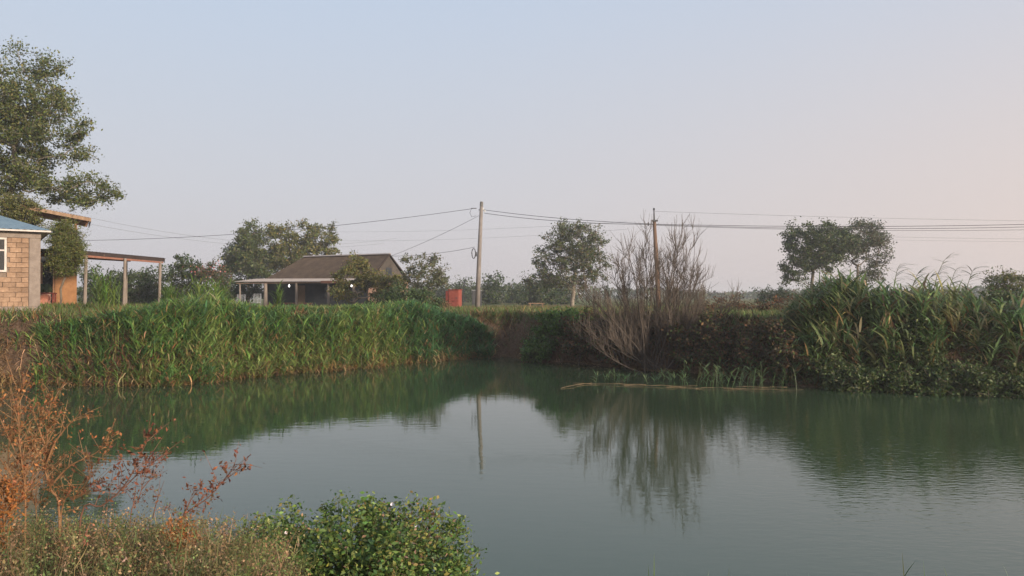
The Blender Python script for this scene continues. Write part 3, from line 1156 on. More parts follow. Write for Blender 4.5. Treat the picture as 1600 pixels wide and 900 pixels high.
# ================================================================== POLES AND WIRES
D = 55.0
pb, pt_ = at(746, 487, D), at(752.5, 315, D)
pz0 = hz(pb.x, pb.y)
up = empty('utility_pole', (pb.x, pb.y, pz0))
tag(up, 'tall pale concrete utility pole on the grass bank', 'utility pole')
q = pt_ - Vector((pb.x, pb.y, pz0))
MB().tube([(-.02, 0, -.4), (q.x * .5 - .02, 0, q.z * .5), (q.x * .95, 0, q.z * .955)], [.185, .15, .118], 10).build('shaft', M['concrete'], up, smooth=True)
MB().tube([(q.x * .95, 0, q.z * .9551), (q.x, 0, q.z)], [.120, .115], 10).build('cap', M['pole_cap'], up)
zt = q.z
br_ = MB().box(.08, .55, -.03, .03, zt - .62, zt - .56).build('bracket', M['iron'], up)
for xx, zz in ((.22, zt - .70), (.40, zt - .56), (.52, zt - .70)):
    lathe(MB(), [(.02, -.05), (.06, -.02), (.045, .03), (.06, .07), (.03, .12)], 10, (xx, 0.0, zz)).build('insulator', M['porcelain'], br_)
MB().box(-.45, -.06, -.025, .025, zt - .50, zt - .45).build('bracket', M['iron'], up)
mb = MB()
mb.tube([(-.42, 0, zt - .47), (-.55, .02, zt - .8), (-.4, 0, zt - 1.1), (-.1, 0, zt - 1.0)], .014, 5)
mb.build('jumper_loop', M['wire'], up)
zc = at(742, 395, D).z - pz0
cl_ = MB()
for k in range(5):
    a0 = rnd(0, 6)
    pts = []
    for j in range(15):
        a = a0 + j / 14 * 2 * math.pi
        pts.append((-.27 + .13 * math.cos(a) + rnd(-.02, .02), rnd(-.05, .05), zc - .05 + .36 * math.sin(a)))
    cl_.tube(pts, .022, 5)
cl_.build('cable_coil', M['wire'], up)
MB().box(-.16, -.04, -.08, .08, zc - .25, zc + .05).build('junction_box', M['iron'], up)

D2 = 47.0
wb_, wt_ = at(1030, 480, D2), at(1022.5, 345, D2)
wz = hz(wb_.x, wb_.y)
wp = empty('wooden_pole', (wb_.x, wb_.y, wz))
tag(wp, 'dark wooden utility pole rising through the bare shrub', 'utility pole')
q2 = wt_ - Vector((wb_.x, wb_.y, wz))
MB().tube([(0, 0, -.4), (q2.x * .5, 0, q2.z * .5), (q2.x, 0, q2.z)], [.17, .14, .10], 9).build('shaft', M['polewood'], wp, smooth=True)
MB().tube([(q2.x, 0, q2.z - .02), (q2.x - .02, 0, q2.z + .65)], [.055, .035], 6).build('top_rod', M['iron'], wp)
lathe(MB(), [(.02, -.06), (.07, -.03), (.05, .03), (.06, .06), (.01, .1)], 10, (q2.x - .02, 0, q2.z + .70)).build('insulator', M['darkmetal'], wp)
MB().box(q2.x - .2, q2.x + .2, -.14, -.06, q2.z - .05, q2.z + .05).build('crossarm', M['iron'], wp)
MB().tube([(q2.x - .38, -.1, q2.z - .1), (q2.x - .36, -.1, q2.z - .32)], .035, 6).build('clamp', M['iron'], wp)


def wire(name, a, b, sag, r_, lab, group, mat='wire', n=28):
    a, b = Vector(a), Vector(b)
    pts = []
    for k in range(n + 1):
        t = k / n
        p = a.lerp(b, t)
        p.z -= sag * 4 * t * (1 - t)
        pts.append(p - a)
    o = MB().tube(pts, r_, 5).build(name, M[mat])
    o.location = a
    tag(o, lab, 'wire', group)
    return o


G = 'wires strung from the utility poles'
wire('overhead_wire', at(758, 328, 55), at(1022, 350, 47), .14, .017, 'upper wire of the pair between concrete pole and wooden pole', G)
wire('overhead_wire', at(757, 333, 55), at(1022, 350.5, 47.2), .20, .017, 'lower wire of the pair between concrete pole and wooden pole', G)
wire('overhead_wire', at(1024, 350, 47), at(2100, 330, 42), .42, .015, 'upper thick wire running right from the wooden pole', G)
wire('overhead_wire', at(1024, 351, 47), at(2100, 331, 45), .55, .015, 'middle thick wire running right from the wooden pole', G)
wire('overhead_wire', at(1024, 352, 47.2), at(2100, 341, 45), .5, .011, 'lowest thin wire running right from the wooden pole', G)
wire('overhead_wire', at(1022, 330, 47), at(2100, 345, 60), .3, .007, 'faint top wire running right from the tip of the wooden pole', G)
wire('overhead_wire', at(744, 325, 55), at(-260, 362, 62), 1.42, .016, 'wire running from the concrete pole top far left past the trees', G)
wire('overhead_wire', at(748, 337, 55), at(611, 400, 62.4), .12, .012, 'thin wire descending steeply from the concrete pole to the farmhouse', G)
wire('overhead_wire', at(742, 386, 55), at(606, 400, 62.6), .18, .014, 'low wire from the cable coil to the farmhouse ridge', G)
G = 'faint distant wires'
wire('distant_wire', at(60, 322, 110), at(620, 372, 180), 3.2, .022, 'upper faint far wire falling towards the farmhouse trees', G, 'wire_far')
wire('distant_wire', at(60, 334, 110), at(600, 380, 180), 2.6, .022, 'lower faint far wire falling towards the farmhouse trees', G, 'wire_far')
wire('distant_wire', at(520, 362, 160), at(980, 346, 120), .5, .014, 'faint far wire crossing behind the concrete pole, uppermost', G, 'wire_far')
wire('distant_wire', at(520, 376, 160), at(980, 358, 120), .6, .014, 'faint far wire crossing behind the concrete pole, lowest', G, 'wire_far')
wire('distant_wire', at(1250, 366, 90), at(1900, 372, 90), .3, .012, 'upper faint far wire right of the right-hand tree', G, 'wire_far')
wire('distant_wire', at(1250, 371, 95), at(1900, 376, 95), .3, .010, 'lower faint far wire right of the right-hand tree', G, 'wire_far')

# ================================================================== TREES
D = 42
plant('poplar_tree', 'tall broad-leaved tree towering behind the block house', 'tree', g3(gx(-2, D), D), tuple(at(25, 175, D)),
      [ell(42, 150, D, 60, 68), ell(100, 215, D, 50, 50), ell(10, 250, D, 65, 70), ell(128, 303, D, 60, 24, 1.6), ell(-45, 190, D, 60, 85), ell(55, 276, D, 40, 24)],
      235, 0.38, 0.62, 44000, 0.15, G_TREE + G_WARM[:2], 'bark_pale', 0.016, twigs=5, rmax=.34)
D = 33.5
plant('willow_tree', 'feathery yellow-green tree between block house and shack', 'tree', g3(gx(92, D), D), tuple(at(96, 380, D)),
      [ell(101, 394, D, 24, 36), ell(96, 366, D, 18, 18), ell(112, 408, D, 15, 22)], 80, 0.2, 0.36, 20000, 0.10,
      [(0.10, 0.12, 0.025), (0.13, 0.14, 0.035), (0.075, 0.10, 0.022), (0.15, 0.14, 0.04)], 'bark', 0.008, twigs=5, hang=.35, aspect=.35, rmax=.09)
D = 36.5
plant('willow_shrub', 'tawny green tree top showing above the blue roof', 'tree', g3(gx(32, D), D), tuple(at(34, 340, D)),
      [ell(28, 326, D, 26, 14), ell(15, 345, D, 22, 16), ell(46, 345, D, 14, 16)], 50, 0.2, 0.36, 12000, 0.10,
      [(0.12, 0.12, 0.03), (0.15, 0.14, 0.045), (0.09, 0.10, 0.028)], 'bark', 0.008, twigs=5, rmax=.08)
D = 82
plant('orchard_tree', 'dark dense tree left of the farmhouse roof', 'tree', g3(gx(390, D), D), tuple(at(388, 400, D)),
      [ell(388, 402, D, 34, 40), ell(362, 420, D, 20, 30), ell(410, 425, D, 20, 22), ell(384, 372, D, 8, 18)], 80, 0.6, 0.75, 13000, 0.27, G_TREE, 'bark', 0.025, twigs=6, rmax=.2, up=.8)
plant('orchard_tree', 'taller yellow-green tree behind the farmhouse roof', 'tree', g3(gx(455, 84), 84), tuple(at(455, 395, 84)),
      [ell(438, 380, 84, 22, 34), ell(470, 378, 84, 22, 28), ell(503, 380, 84, 24, 30), ell(450, 410, 84, 40, 22)], 90, 0.6, 0.75, 13000, 0.27, G_WARM + G_TREE[:1], 'bark', 0.025, twigs=6, rmax=.2, up=.9)
D = 54.5
plant('vine_tree', 'leafy yellow-green small tree before the farmhouse veranda', 'tree', g3(gx(553, D), D), tuple(at(556, 445, D)),
      [ell(553, 428, D, 28, 24), ell(535, 455, D, 18, 14), ell(588, 446, D, 24, 22), ell(612, 450, D, 22, 22)], 75, 0.3, 0.42, 8500, 0.18, G_WARM, 'bark', 0.012, twigs=5, rmax=.08)
D = 50
plant('fruit_tree', 'thin-leaved pale fruit tree left of the red cabinet', 'tree', g3(gx(662, D), D), tuple(at(664, 450, D)),
      [ell(668, 428, D, 34, 28), ell(632, 425, D, 13, 26), ell(690, 445, D, 14, 18), ell(655, 455, D, 26, 14)], 70, 0.28, 0.36, 3800, 0.15,
      G_GREY + [(0.14, 0.13, 0.06), (0.11, 0.10, 0.04)], 'bark_pale', 0.01, twigs=5, rmax=.08)
plant('weed_bush', 'deep green bush at the pond bank before the fruit tree', 'bush', g3(gx(640, 41), 41), tuple(at(640, 480, 41)),
      [ell(640, 468, 41, 42, 22, 1.6), ell(605, 478, 41, 26, 16), ell(672, 480, 41, 22, 14)], 60, 0.25, 0.36, 6500, 0.13, G_DARK + [(0.05, 0.085, 0.03), (0.07, 0.11, 0.035)], 'stem', 0.008,
      twigs=5, part=('stems', 'foliage'), rmax=.03)
plant('weed_bush', 'rusty brown low bush at the foot of the fruit tree', 'bush', g3(gx(668, 45), 45), tuple(at(668, 482, 45)),
      [ell(668, 478, 45, 32, 12)], 24, 0.25, 0.3, 1700, 0.12, [(0.16, 0.10, 0.05), (0.12, 0.11, 0.045), (0.20, 0.11, 0.05)], 'stem', 0.008, twigs=5, part=('stems', 'foliage'), rmax=.03)

# hedge behind the shelter
hedge = [(148, 446, 22, 26, 60, 'leftmost hedge bush seen under the shelter roof'), (178, 452, 22, 22, 63, 'second hedge bush from the left under the shelter roof'),
         (206, 448, 22, 24, 61, 'third hedge bush under the shelter roof, right of the middle post'), (236, 446, 22, 26, 62, 'rightmost hedge bush under the shelter roof')]
for px, py, rx, rz2, D, lab in hedge:
    plant('hedge_bush', lab, 'bush', g3(gx(px, D), D), tuple(at(px, py + 12, D)), [ell(px, py, D, rx, rz2), ell(px + 8, py + 18, D, rx, rz2)], 42, 0.45, 0.6, 3600, 0.2,
          G_DARK + [(0.06, 0.075, 0.022)], 'bark', 0.012, group='hedge behind the shelter', twigs=4, part=('stems', 'foliage'), rmax=.06)
D = 57
plant('garden_tree', 'small dark round tree right of the shelter', 'tree', g3(gx(292, D), D), tuple(at(292, 440, D)),
      [ell(290, 440, D, 28, 34), ell(283, 412, D, 10, 18), ell(305, 425, D, 14, 18)], 60, 0.4, 0.5, 4600, 0.18, G_DARK + G_TREE[:1], 'bark', 0.014, twigs=4, rmax=.1)
D = 55.5
ol = plant('oleander_shrub', 'oleander bush with pink blossom left of the farmhouse', 'shrub', g3(gx(330, D), D), tuple(at(330, 455, D)),
           [ell(330, 438, D, 24, 24), ell(345, 452, D, 18, 18)], 45, 0.3, 0.4, 3000, 0.15, G_DARK + [(0.08, 0.07, 0.03), (0.10, 0.06, 0.035)], 'bark', 0.01, twigs=5, rmax=.05)
c0 = np.array(at(328, 428, D))
P = c0 + rng.normal(size=(330, 3)) * np.array([0.55, 0.5, 0.33])
V, Fc, C = leaf_geo(P - np.array(ol.location), 0.11 * rng.uniform(.6, 1.3, 330), jit([(0.42, 0.12, 0.12), (0.50, 0.19, 0.18), (0.34, 0.09, 0.08)], 330), 0, .8)
tag(np_mesh('blossom', V, Fc, M['dryleaf'], C, ol), 'pink blossom', kind='stuff')
plant('garden_shrub', 'dark green shrub under the left end of the veranda roof', 'shrub', g3(gx(385, 66), 66), tuple(at(386, 462, 66)),
      [ell(390, 458, 66, 26, 20), ell(362, 462, 66, 20, 22)], 45, 0.4, 0.5, 3400, 0.2, G_DARK, 'bark', 0.012, twigs=4, rmax=.06)

# centre and right trees
D = 72
plant('poplar_tree', 'open-crowned grey-green tree with pale trunk behind the bare shrub', 'tree', g3(gx(894, D), D), tuple(at(899, 425, D)),
      [ell(895, 378, D, 42, 30), ell(852, 405, D, 20, 32), ell(846, 440, D, 24, 14), ell(932, 400, D, 20, 34), ell(900, 405, D, 46, 20), ell(868, 434, D, 36, 16), ell(926, 432, D, 22, 16), ell(895, 442, D, 34, 12)],
      150, 0.5, 0.62, 15000, 0.21, G_GREY + G_TREE[:2] + [(0.13, 0.10, 0.05)], 'bark_pale', 0.020, twigs=5, rmax=.30, power=2.1, wob=.08)
D = 70
plant('field_tree', 'dense dark tree, left one of the pair at right', 'tree', g3(gx(1268, D), D), tuple(at(1272, 410, D)),
      [ell(1262, 385, D, 36, 36), ell(1240, 425, D, 24, 22), ell(1285, 400, D, 30, 28), ell(1290, 365, D, 22, 18), ell(1314, 378, D, 22, 22)], 120, 0.5, 0.66, 15000, 0.21, G_DARK + G_TREE[:2], 'bark', 0.02, twigs=5, rmax=.28, hang=.3)
D = 73
plant('field_tree', 'lighter open tree, right one of the pair at right', 'tree', g3(gx(1338, D), D), tuple(at(1340, 415, D)),
      [ell(1345, 372, D, 38, 26), ell(1372, 395, D, 18, 30), ell(1325, 385, D, 26, 26), ell(1365, 430, D, 16, 18)], 100, 0.5, 0.62, 10000, 0.20, G_GREY + [(0.10, 0.08, 0.05), (0.06, 0.07, 0.035)], 'bark', 0.018, twigs=6, rmax=.2, hang=.3)
D = 80
plant('field_bush', 'round green bush on the field left of the tree pair', 'bush', g3(gx(1210, D), D), tuple(at(1210, 470, D)),
      [ell(1198, 465, D, 16, 12), ell(1222, 464, D, 15, 13)], 40, 0.4, 0.5, 2600, 0.2, [(0.045, 0.085, 0.03), (0.06, 0.10, 0.035)], 'bark', 0.012, twigs=4, rmax=.06)
far = [(640, 462, 34, 18, 120, 'pale distant bush behind the fruit tree'), (690, 458, 28, 18, 130, 'distant bush above the red cabinet'), (728, 456, 22, 18, 125, 'distant bush just left of the utility pole'),
       (771, 455, 22, 22, 98, 'round distant tree just right of the utility pole'), (812, 462, 20, 14, 110, 'low distant bush right of the round tree'),
       (846, 456, 26, 24, 88, 'dark distant bush left of the pale-trunked tree'), (875, 466, 20, 14, 96, 'small distant bush at the foot of the pale-trunked tree')]
for px, py, rx, rz2, D, lab in far:
    plant('distant_bush', lab, 'bush', g3(gx(px, D), D), tuple(at(px, py + 6, D)), [ell(px, py, D, rx, rz2), ell(px - 6, py + 8, D, rx, rz2)], 34, 0.6, 1.0, 2200, 0.34,
          G_DARK + G_TREE[:1], 'bark', 0.02, group='distant bushes beyond the far bank', twigs=4, rmax=.08)
# red-brown shrubs on the field right of the bare shrub
for px, py, rx, rz2, D, lab in ((1140, 478, 26, 16, 44, 'rusty twiggy bush right of the bare shrub'), (1185, 486, 26, 13, 42, 'low rusty bush in the middle of the right bank top'),
                                (1232, 482, 26, 20, 40, 'rusty bush leaning on the tall reeds'), (1105, 490, 18, 12, 38, 'small rusty bush beside the bare shrub')):
    plant('dry_bush', lab, 'bush', g3(gx(px, D), D), tuple(at(px, py + 8, D)), [ell(px, py, D, rx, rz2), ell(px + 10, py + 10, D, rx, rz2)], 34, 0.25, 0.36, 1500, 0.12,
          BROWN + [(0.06, 0.07, 0.025)], 'deadwood', 0.009, group='rusty bushes on the right bank', twigs=7, part=('stems', 'foliage'), rmax=.03, mat='dryleaf')
D = 33
plant('willow_tree', 'wind-swept light green willow top at the right edge', 'tree', g3(gx(1580, D), D), tuple(at(1578, 465, D)),
      [ell(1580, 447, D, 34, 22), ell(1610, 455, D, 24, 22)], 50, 0.25, 0.36, 3600, 0.12, G_WARM[:3] + G_GREY[:1], 'bark', 0.009, twigs=6, rmax=.07, aspect=.35)

# far tree belt along the horizon: one mass
xs = rng.uniform(-1.35, 1.35, 26000)
Dd = rng.uniform(230, 340, 26000)
X = xs * Dd * 0.9
topb = 3.2 + 1.6 * vnoise(X, Dd * 0, 0.035) + 1.0 * vnoise(X, Dd * 0, 0.13)
zz = hgt(X, Dd) + np.maximum(0.4, topb) * rng.uniform(0, 1, 26000) ** 0.8
P = np.column_stack([X, Dd, zz])
V, Fc, C = leaf_geo(P, 1.1 * rng.uniform(.6, 1.3, len(P)), jit(G_DARK + G_TREE[:1] + [(0.09, 0.07, 0.045)], len(P)), 0, .9)
tag(np_mesh('far_tree_belt', V, Fc, M['leaf'], C), 'far low belt of trees along the horizon', 'trees', kind='stuff')

# ================================================================== BARE SHRUB on the right bank
bs = empty('bare_shrub', (5.75, 29.4, 0.3))
tag(bs, 'tall leafless many-stemmed shrub at the right water edge', 'shrub')
branches, twg = MB(), MB()


def grow(mb, p, az, el, length, r0, r1, n, curl, wob=0.1):
    pts = [Vector(p)]
    rad = [r0]
    q = Vector(p)
    for k in range(n):
        el = el + curl / n + random.gauss(0, wob)
        az = az + random.gauss(0, wob * 1.3)
        q = q + Vector((math.cos(az) * math.cos(el), math.sin(az) * math.cos(el), math.sin(el))) * (length / n)
        pts.append(q.copy())
        rad.append(r0 + (r1 - r0) * (k + 1) / n)
    mb.tube(pts, rad, 5 if r0 > .012 else 3, caps=False)
    return pts, az, el


def along(pts, t):
    f = t * (len(pts) - 1)
    i = min(int(f), len(pts) - 2)
    return pts[i].lerp(pts[i + 1], f - i)


stem_specs = []
for k in range(18):
    a = k / 18 * 2 * math.pi * 5 + rnd(-.2, .2)
    stem_specs.append((a, R(rnd(60, 86)), rnd(4.0, 5.9), rnd(.02, .04), R(rnd(0, 16))))
for k in range(18):
    a = (k % 2) * math.pi + rnd(-.7, .7)
    stem_specs.append((a, R(rnd(38, 62)), rnd(3.4, 4.8), rnd(.025, .04), R(rnd(10, 42))))
stem_specs += [(0.15, R(32), 3.3, .035, R(45)), (0.35, R(40), 3.0, .03, R(40)), (math.pi - .2, R(30), 3.4, .03, R(35)), (math.pi + .3, R(12), 3.2, .03, R(25)),
               (math.pi + .5, R(20), 3.0, .028, R(30)), (-.3, R(22), 2.4, .025, R(20)), (math.pi + .1, R(18), 3.8, .03, R(20))]
for a, el, ln, r0, curl in stem_specs:
    b0 = Vector((rnd(-.7, .6), rnd(-.3, .5), -.4))
    one = MB()
    pts, a2, e2 = grow(one, b0, a, el, ln, r0, .006, 11, curl, .055)
    one.build('stem', M['deadwood'], bs, smooth=True)
    nb = int(ln * 3.5)
    for j in range(nb):
        t = rnd(.18, .98)
        p = along(pts, t)
        az = a + rnd(-1.6, 1.6) if el < R(65) else rnd(0, 6.28)
        l2 = rnd(.5, 1.5) * (1.15 - .6 * t)
        p2, _, _ = grow(branches, p, az, min(R(84), el * .4 + R(rnd(8, 45))), l2, .012, .005, 5, R(rnd(5, 30)), .09)
        for i in range(int(4 + l2 * 5)):
            pp = along(p2, rnd(.15, 1))
            grow(twg, pp, az + rnd(-1.4, 1.4), R(rnd(30, 85)), rnd(.2, .75), .0075, .004, 3, R(rnd(0, 25)), .12)
tag(branches.build('branches', M['deadwood'], bs, smooth=True), kind='stuff')
tag(twg.build('twigs', M['deadwood'], bs), kind='stuff')

# ================================================================== BANK SHRUBS, right side
dark = [(905, 522, 34, 36, 32.3, 'dark tangled bramble left of the bare shrub'), (960, 535, 36, 34, 31.2, 'dark bramble under the left side of the bare shrub'),
        (1010, 515, 34, 30, 31.0, 'dark bramble directly behind the bare shrub'), (1075, 530, 36, 38, 28.9, 'dark bramble just right of the bare shrub'),
        (1125, 535, 36, 42, 27.7, 'brown bramble on the bank between bare shrub and reeds'), (1180, 540, 36, 44, 26.3, 'brown bramble beside the tall reeds'),
        (1225, 545, 30, 46, 25.3, 'brown bramble at the foot of the tall reeds')]
for px, py, rx, rz2, D, lab in dark:
    c = at(px, py, D)
    d_ = float(ddist(np.array([c.x]), np.array([c.y]))[0])
    plant('bramble_bush', lab, 'bush', g3(c.x, c.y), tuple(at(px, py - 5, D)), [ell(px, py, D, rx, rz2, 1.0), ell(px + 8, py + 20, D - .3, rx, rz2 * .7, .9)], 46, 0.16, 0.26, 2600, 0.13,
          [(0.075, 0.055, 0.034), (0.05, 0.065, 0.026), (0.11, 0.068, 0.04), (0.05, 0.04, 0.026), (0.07, 0.09, 0.033), (0.15, 0.085, 0.045)], 'deadwood', 0.007, group='brambles on the right bank', twigs=7, part=('stems', 'foliage'), rmax=.03, mat='dryleaf', twr=.006)
for px, py, rx, rz2, D, lab in ((858, 522, 24, 34, 33.5, 'bright green creeper bush at the left end of the right bank'), (888, 505, 24, 20, 33.6, 'bright green creeper on top of the right bank'), (842, 548, 22, 16, 33.6, 'low green creeper trailing to the water in mid picture')):
    plant('creeper_bush', lab, 'bush', g3(gx(px, D), D), tuple(at(px, py, D)), [ell(px, py, D, rx, rz2, .7)], 40, 0.16, 0.28, 4200, 0.13, [(0.075, 0.15, 0.032), (0.105, 0.18, 0.042), (0.05, 0.10, 0.028)], 'stem', 0.006,
          group='green creepers on the right bank', twigs=5, part=('stems', 'foliage'), rmax=.02)
green = [(1290, 575, 34, 26, 24.9, 'leafy bush at the water left of the dry reed'), (1345, 560, 36, 36, 25.2, 'leafy bush directly under the dry reed'), (1405, 555, 38, 44, 25.0, 'dark leafy bush right of the dry reed'),
         (1462, 550, 40, 50, 24.8, 'dark leafy bush in the middle of the right thicket'), (1520, 548, 42, 52, 24.6, 'dark leafy bush towards the right end of the thicket'), (1580, 548, 42, 54, 24.2, 'dark leafy bush at the right edge of the picture'),
         (1440, 492, 36, 30, 27.5, 'upper leafy bush behind the tall plumed reeds'), (1505, 490, 40, 26, 27.5, 'upper leafy bush in the right thicket'), (1572, 488, 42, 28, 27.2, 'upper leafy bush below the willow top'), (1630, 520, 40, 60, 24.5, 'dark bush cut by the right picture edge'),
         (1438, 530, 40, 34, 24.6, 'dark leafy bush filling the reed foot left of the thicket middle'), (1505, 530, 44, 34, 24.5, 'dark leafy bush filling the reed foot right of the thicket middle'),
         (1325, 594, 30, 14, 24.2, 'low waterside bush left below the dry reed'), (1385, 594, 32, 16, 23.9, 'low waterside bush below the dry reed'), (1445, 596, 34, 17, 23.5, 'low waterside bush at the left of the dark thicket front'),
         (1505, 596, 36, 20, 23.2, 'low waterside bush at the middle of the dark thicket front'), (1570, 597, 38, 22, 22.9, 'low waterside bush at the right of the dark thicket front')]
for px, py, rx, rz2, D, lab in green:
    plant('thicket_bush', lab, 'bush', g3(gx(px, D), D), tuple(at(px, py, D)), [ell(px, py, D - .3, rx, rz2, .9), ell(px + 5, py + 22, D - .5, rx, rz2 * .6, .9)], 60, 0.16, 0.28, 6500, 0.11,
          [(0.04, 0.07, 0.02), (0.055, 0.09, 0.026), (0.075, 0.105, 0.032), (0.10, 0.12, 0.04)], 'bark', 0.008, group='leafy bushes of the right thicket', twigs=5, part=('stems', 'foliage'), rmax=.03)

# ================================================================== REEDS
def lim(tab, px):
    t = np.array(tab)
    return np.interp(px, t[:, 0], t[:, 1])


# left bank reed bed
n = 76000
X = rng.uniform(-20, 0.5, n)
Y = rng.uniform(22, 44, n)
d = ddist(X, Y)
px = 800 + F * X / Y
tops = [(-60, 505), (30, 505), (50, 490), (90, 486), (125, 484), (170, 476), (225, 474), (262, 462), (300, 452), (335, 448), (350, 462), (410, 474), (440, 472), (520, 474), (590, 470), (640, 462), (690, 478), (735, 490), (765, 503)]
keep = (vnoise(X, Y, 2.7) > -.62) & (d > -0.55) & (d < 4.6) & (px > -60) & (px < 768) & ~((px > 445) & (px < 525) & (d > 1.3) & (d < 2.4))
keep &= rng.uniform(0, 1, n) < np.where(d > 2.6, .8, 1.0) * np.where((px < 60), .5, 1)
X, Y, d, px = X[keep], Y[keep], d[keep], px[keep]
zg = np.maximum(hgt(X, Y), -0.15)
ztop = CH - (lim(tops, px) - HOR) / F * Y
Hh = np.minimum(np.minimum(rng.uniform(0.8, 1.6, len(X)), (.55 + .5 * np.maximum(d, 0)) * rng.uniform(.8, 1.5, len(X))), (ztop - zg - .30) * rng.uniform(.6, 1.05, len(X)) * (1 + .3 * vnoise(X, Y, 1.9)))
ok = Hh > 0.2
X, Y, zg, Hh, px, d = X[ok], Y[ok], zg[ok], Hh[ok], px[ok], d[ok]
n = len(X)
P = np.column_stack([X, Y, zg - .05])
blue = smooth(600, 690, px) > rng.uniform(0, 1, n)
dry = rng.uniform(0, 1, n) < 0.07 + 0.38 * np.clip(1 - (d + .3) / .8, 0, 1) + .75 * (1 - smooth(30, 60, px))
g_ = ~blue & ~dry
sets = []
DB = (0.55, TAN, 0.05)
tone = vnoise(X, Y, .8) + .5 * vnoise(X, Y, 2.1) + .5 * rng.normal(size=n)
yel_ = g_ & (tone > .35)
mid_ = g_ & (tone <= .35) & (tone > -.45)
drk_ = g_ & (tone <= -.45)
for sel_, pal_ in ((yel_, [(0.19, 0.26, 0.075), (0.23, 0.27, 0.09), (0.16, 0.235, 0.06)]), (mid_, G_REED), (drk_, [(0.075, 0.16, 0.05), (0.095, 0.185, 0.055), (0.06, 0.13, 0.045)])):
    sets.append(reed_geo(P[sel_], Hh[sel_], pal_, 9, (0.3, 0.6), .036, 0.6, .24, 1.2, deadbase=DB))
sets.append(reed_geo(P[blue & ~dry], Hh[blue & ~dry], G_REEDB, 9, (0.3, 0.55), .036, 0.6, .16, 1.2, deadbase=(0.35, TAN, 0.02)))
hd = np.minimum(Hh[dry], .75)
sets.append(reed_geo(P[dry], hd, TAN, 6, (0.25, 0.5), .034, 0.6, .35, 1.3, leaf_el=(-.4, 1.0)))
V, Fc, C = merge(sets)
tag(np_mesh('reed_bed', V, Fc, M['leaf'], C), 'dense green reed bed covering the left bank', 'reeds', kind='stuff')
print('left reeds', n, len(Fc))

# tall tufts standing out of the left bed: individual clumps
GT = 'tall reed tufts on the left bank'
for px_, D, hh, m_, sp, lab in ((156, 30.5, 1.6, 13, .34, 'tall bright reed tuft between the first two shelter posts'), (172, 31, 1.2, 9, .3, 'shorter reed tuft right of the tallest tuft at the shelter'), (318, 32, 1.35, 22, .5, 'tall reed tuft rising before the oleander bush'),
                            (432, 35, 1.25, 8, .12, 'slim reed tuft before the farmhouse veranda post'), (268, 33, 1.0, 16, .4, 'reed tuft at the right-hand shelter post'), (345, 33, 1.1, 14, .3, 'reed tuft right of the oleander bush')):
    x0 = gx(px_, D)
    P = np.column_stack([x0 + rng.normal(size=m_) * sp * .6, D + rng.normal(size=m_) * sp * .5, np.zeros(m_)])
    P[:, 2] = hgt(P[:, 0], P[:, 1])
    base = np.array([x0, D, hz(x0, D)])
    V, Fc, C = reed_geo(P - base, hh * rng.uniform(.65, 1.1, m_), [(0.11, 0.18, 0.035), (0.14, 0.20, 0.045), (0.09, 0.15, 0.03)], 10, (0.4, 0.7), .036, .6, .12, .9, leaf_el=(.9, 1.35))
    o = np_mesh('reed_tuft', V, Fc, M['leaf'], C)
    o.location = base
    tag(o, lab, 'reeds', GT)

# right bank: tall giant-reed stand
n = 4600
X = rng.uniform(7, 21, n)
Y = rng.uniform(21.5, 31, n)
d = ddist(X, Y)
px = 800 + F * X / Y
tops = [(1205, 545), (1225, 500), (1255, 462), (1290, 436), (1330, 428), (1370, 446), (1400, 448), (1450, 432), (1480, 444), (1520, 452), (1560, 462), (1640, 470)]
keep = (d > 0.0) & (d < 4.2) & (px > 1205) & (px < 1640) & (rng.uniform(0, 1, n) < np.where(px < 1330, 1, np.where(px < 1400, .55, np.where(px < 1480, .42, .2))))
X, Y, d, px = X[keep], Y[keep], d[keep], px[keep]
zg = np.maximum(hgt(X, Y), -0.1)
ztop = CH - (lim(tops, px) - HOR) / F * Y
Hh = (ztop - zg - .2) * rng.uniform(.45, 1.08, len(X)) * np.where(d < .9, .5, 1)
ok = Hh > 0.4
P = np.column_stack([X, Y, zg])[ok]
Hh = Hh[ok]
V, Fc, C = reed_geo(P, Hh, [(0.085, 0.15, 0.05), (0.11, 0.18, 0.06), (0.15, 0.20, 0.07), (0.20, 0.20, 0.09), (0.095, 0.14, 0.052)], 15, (0.55, 1.0), .06, .2, .13, 1.9, .022, (.8, 1.4), deadbase=(0.35, TAN + [(0.13, 0.09, 0.05)], 0.10), lo=.2, swirl=.6)
tag(np_mesh('giant_reed_stand', V, Fc, M['leaf'], C), 'tall stand of giant reeds on the right bank', 'reeds', kind='stuff')
print('right reeds', len(P), len(Fc))

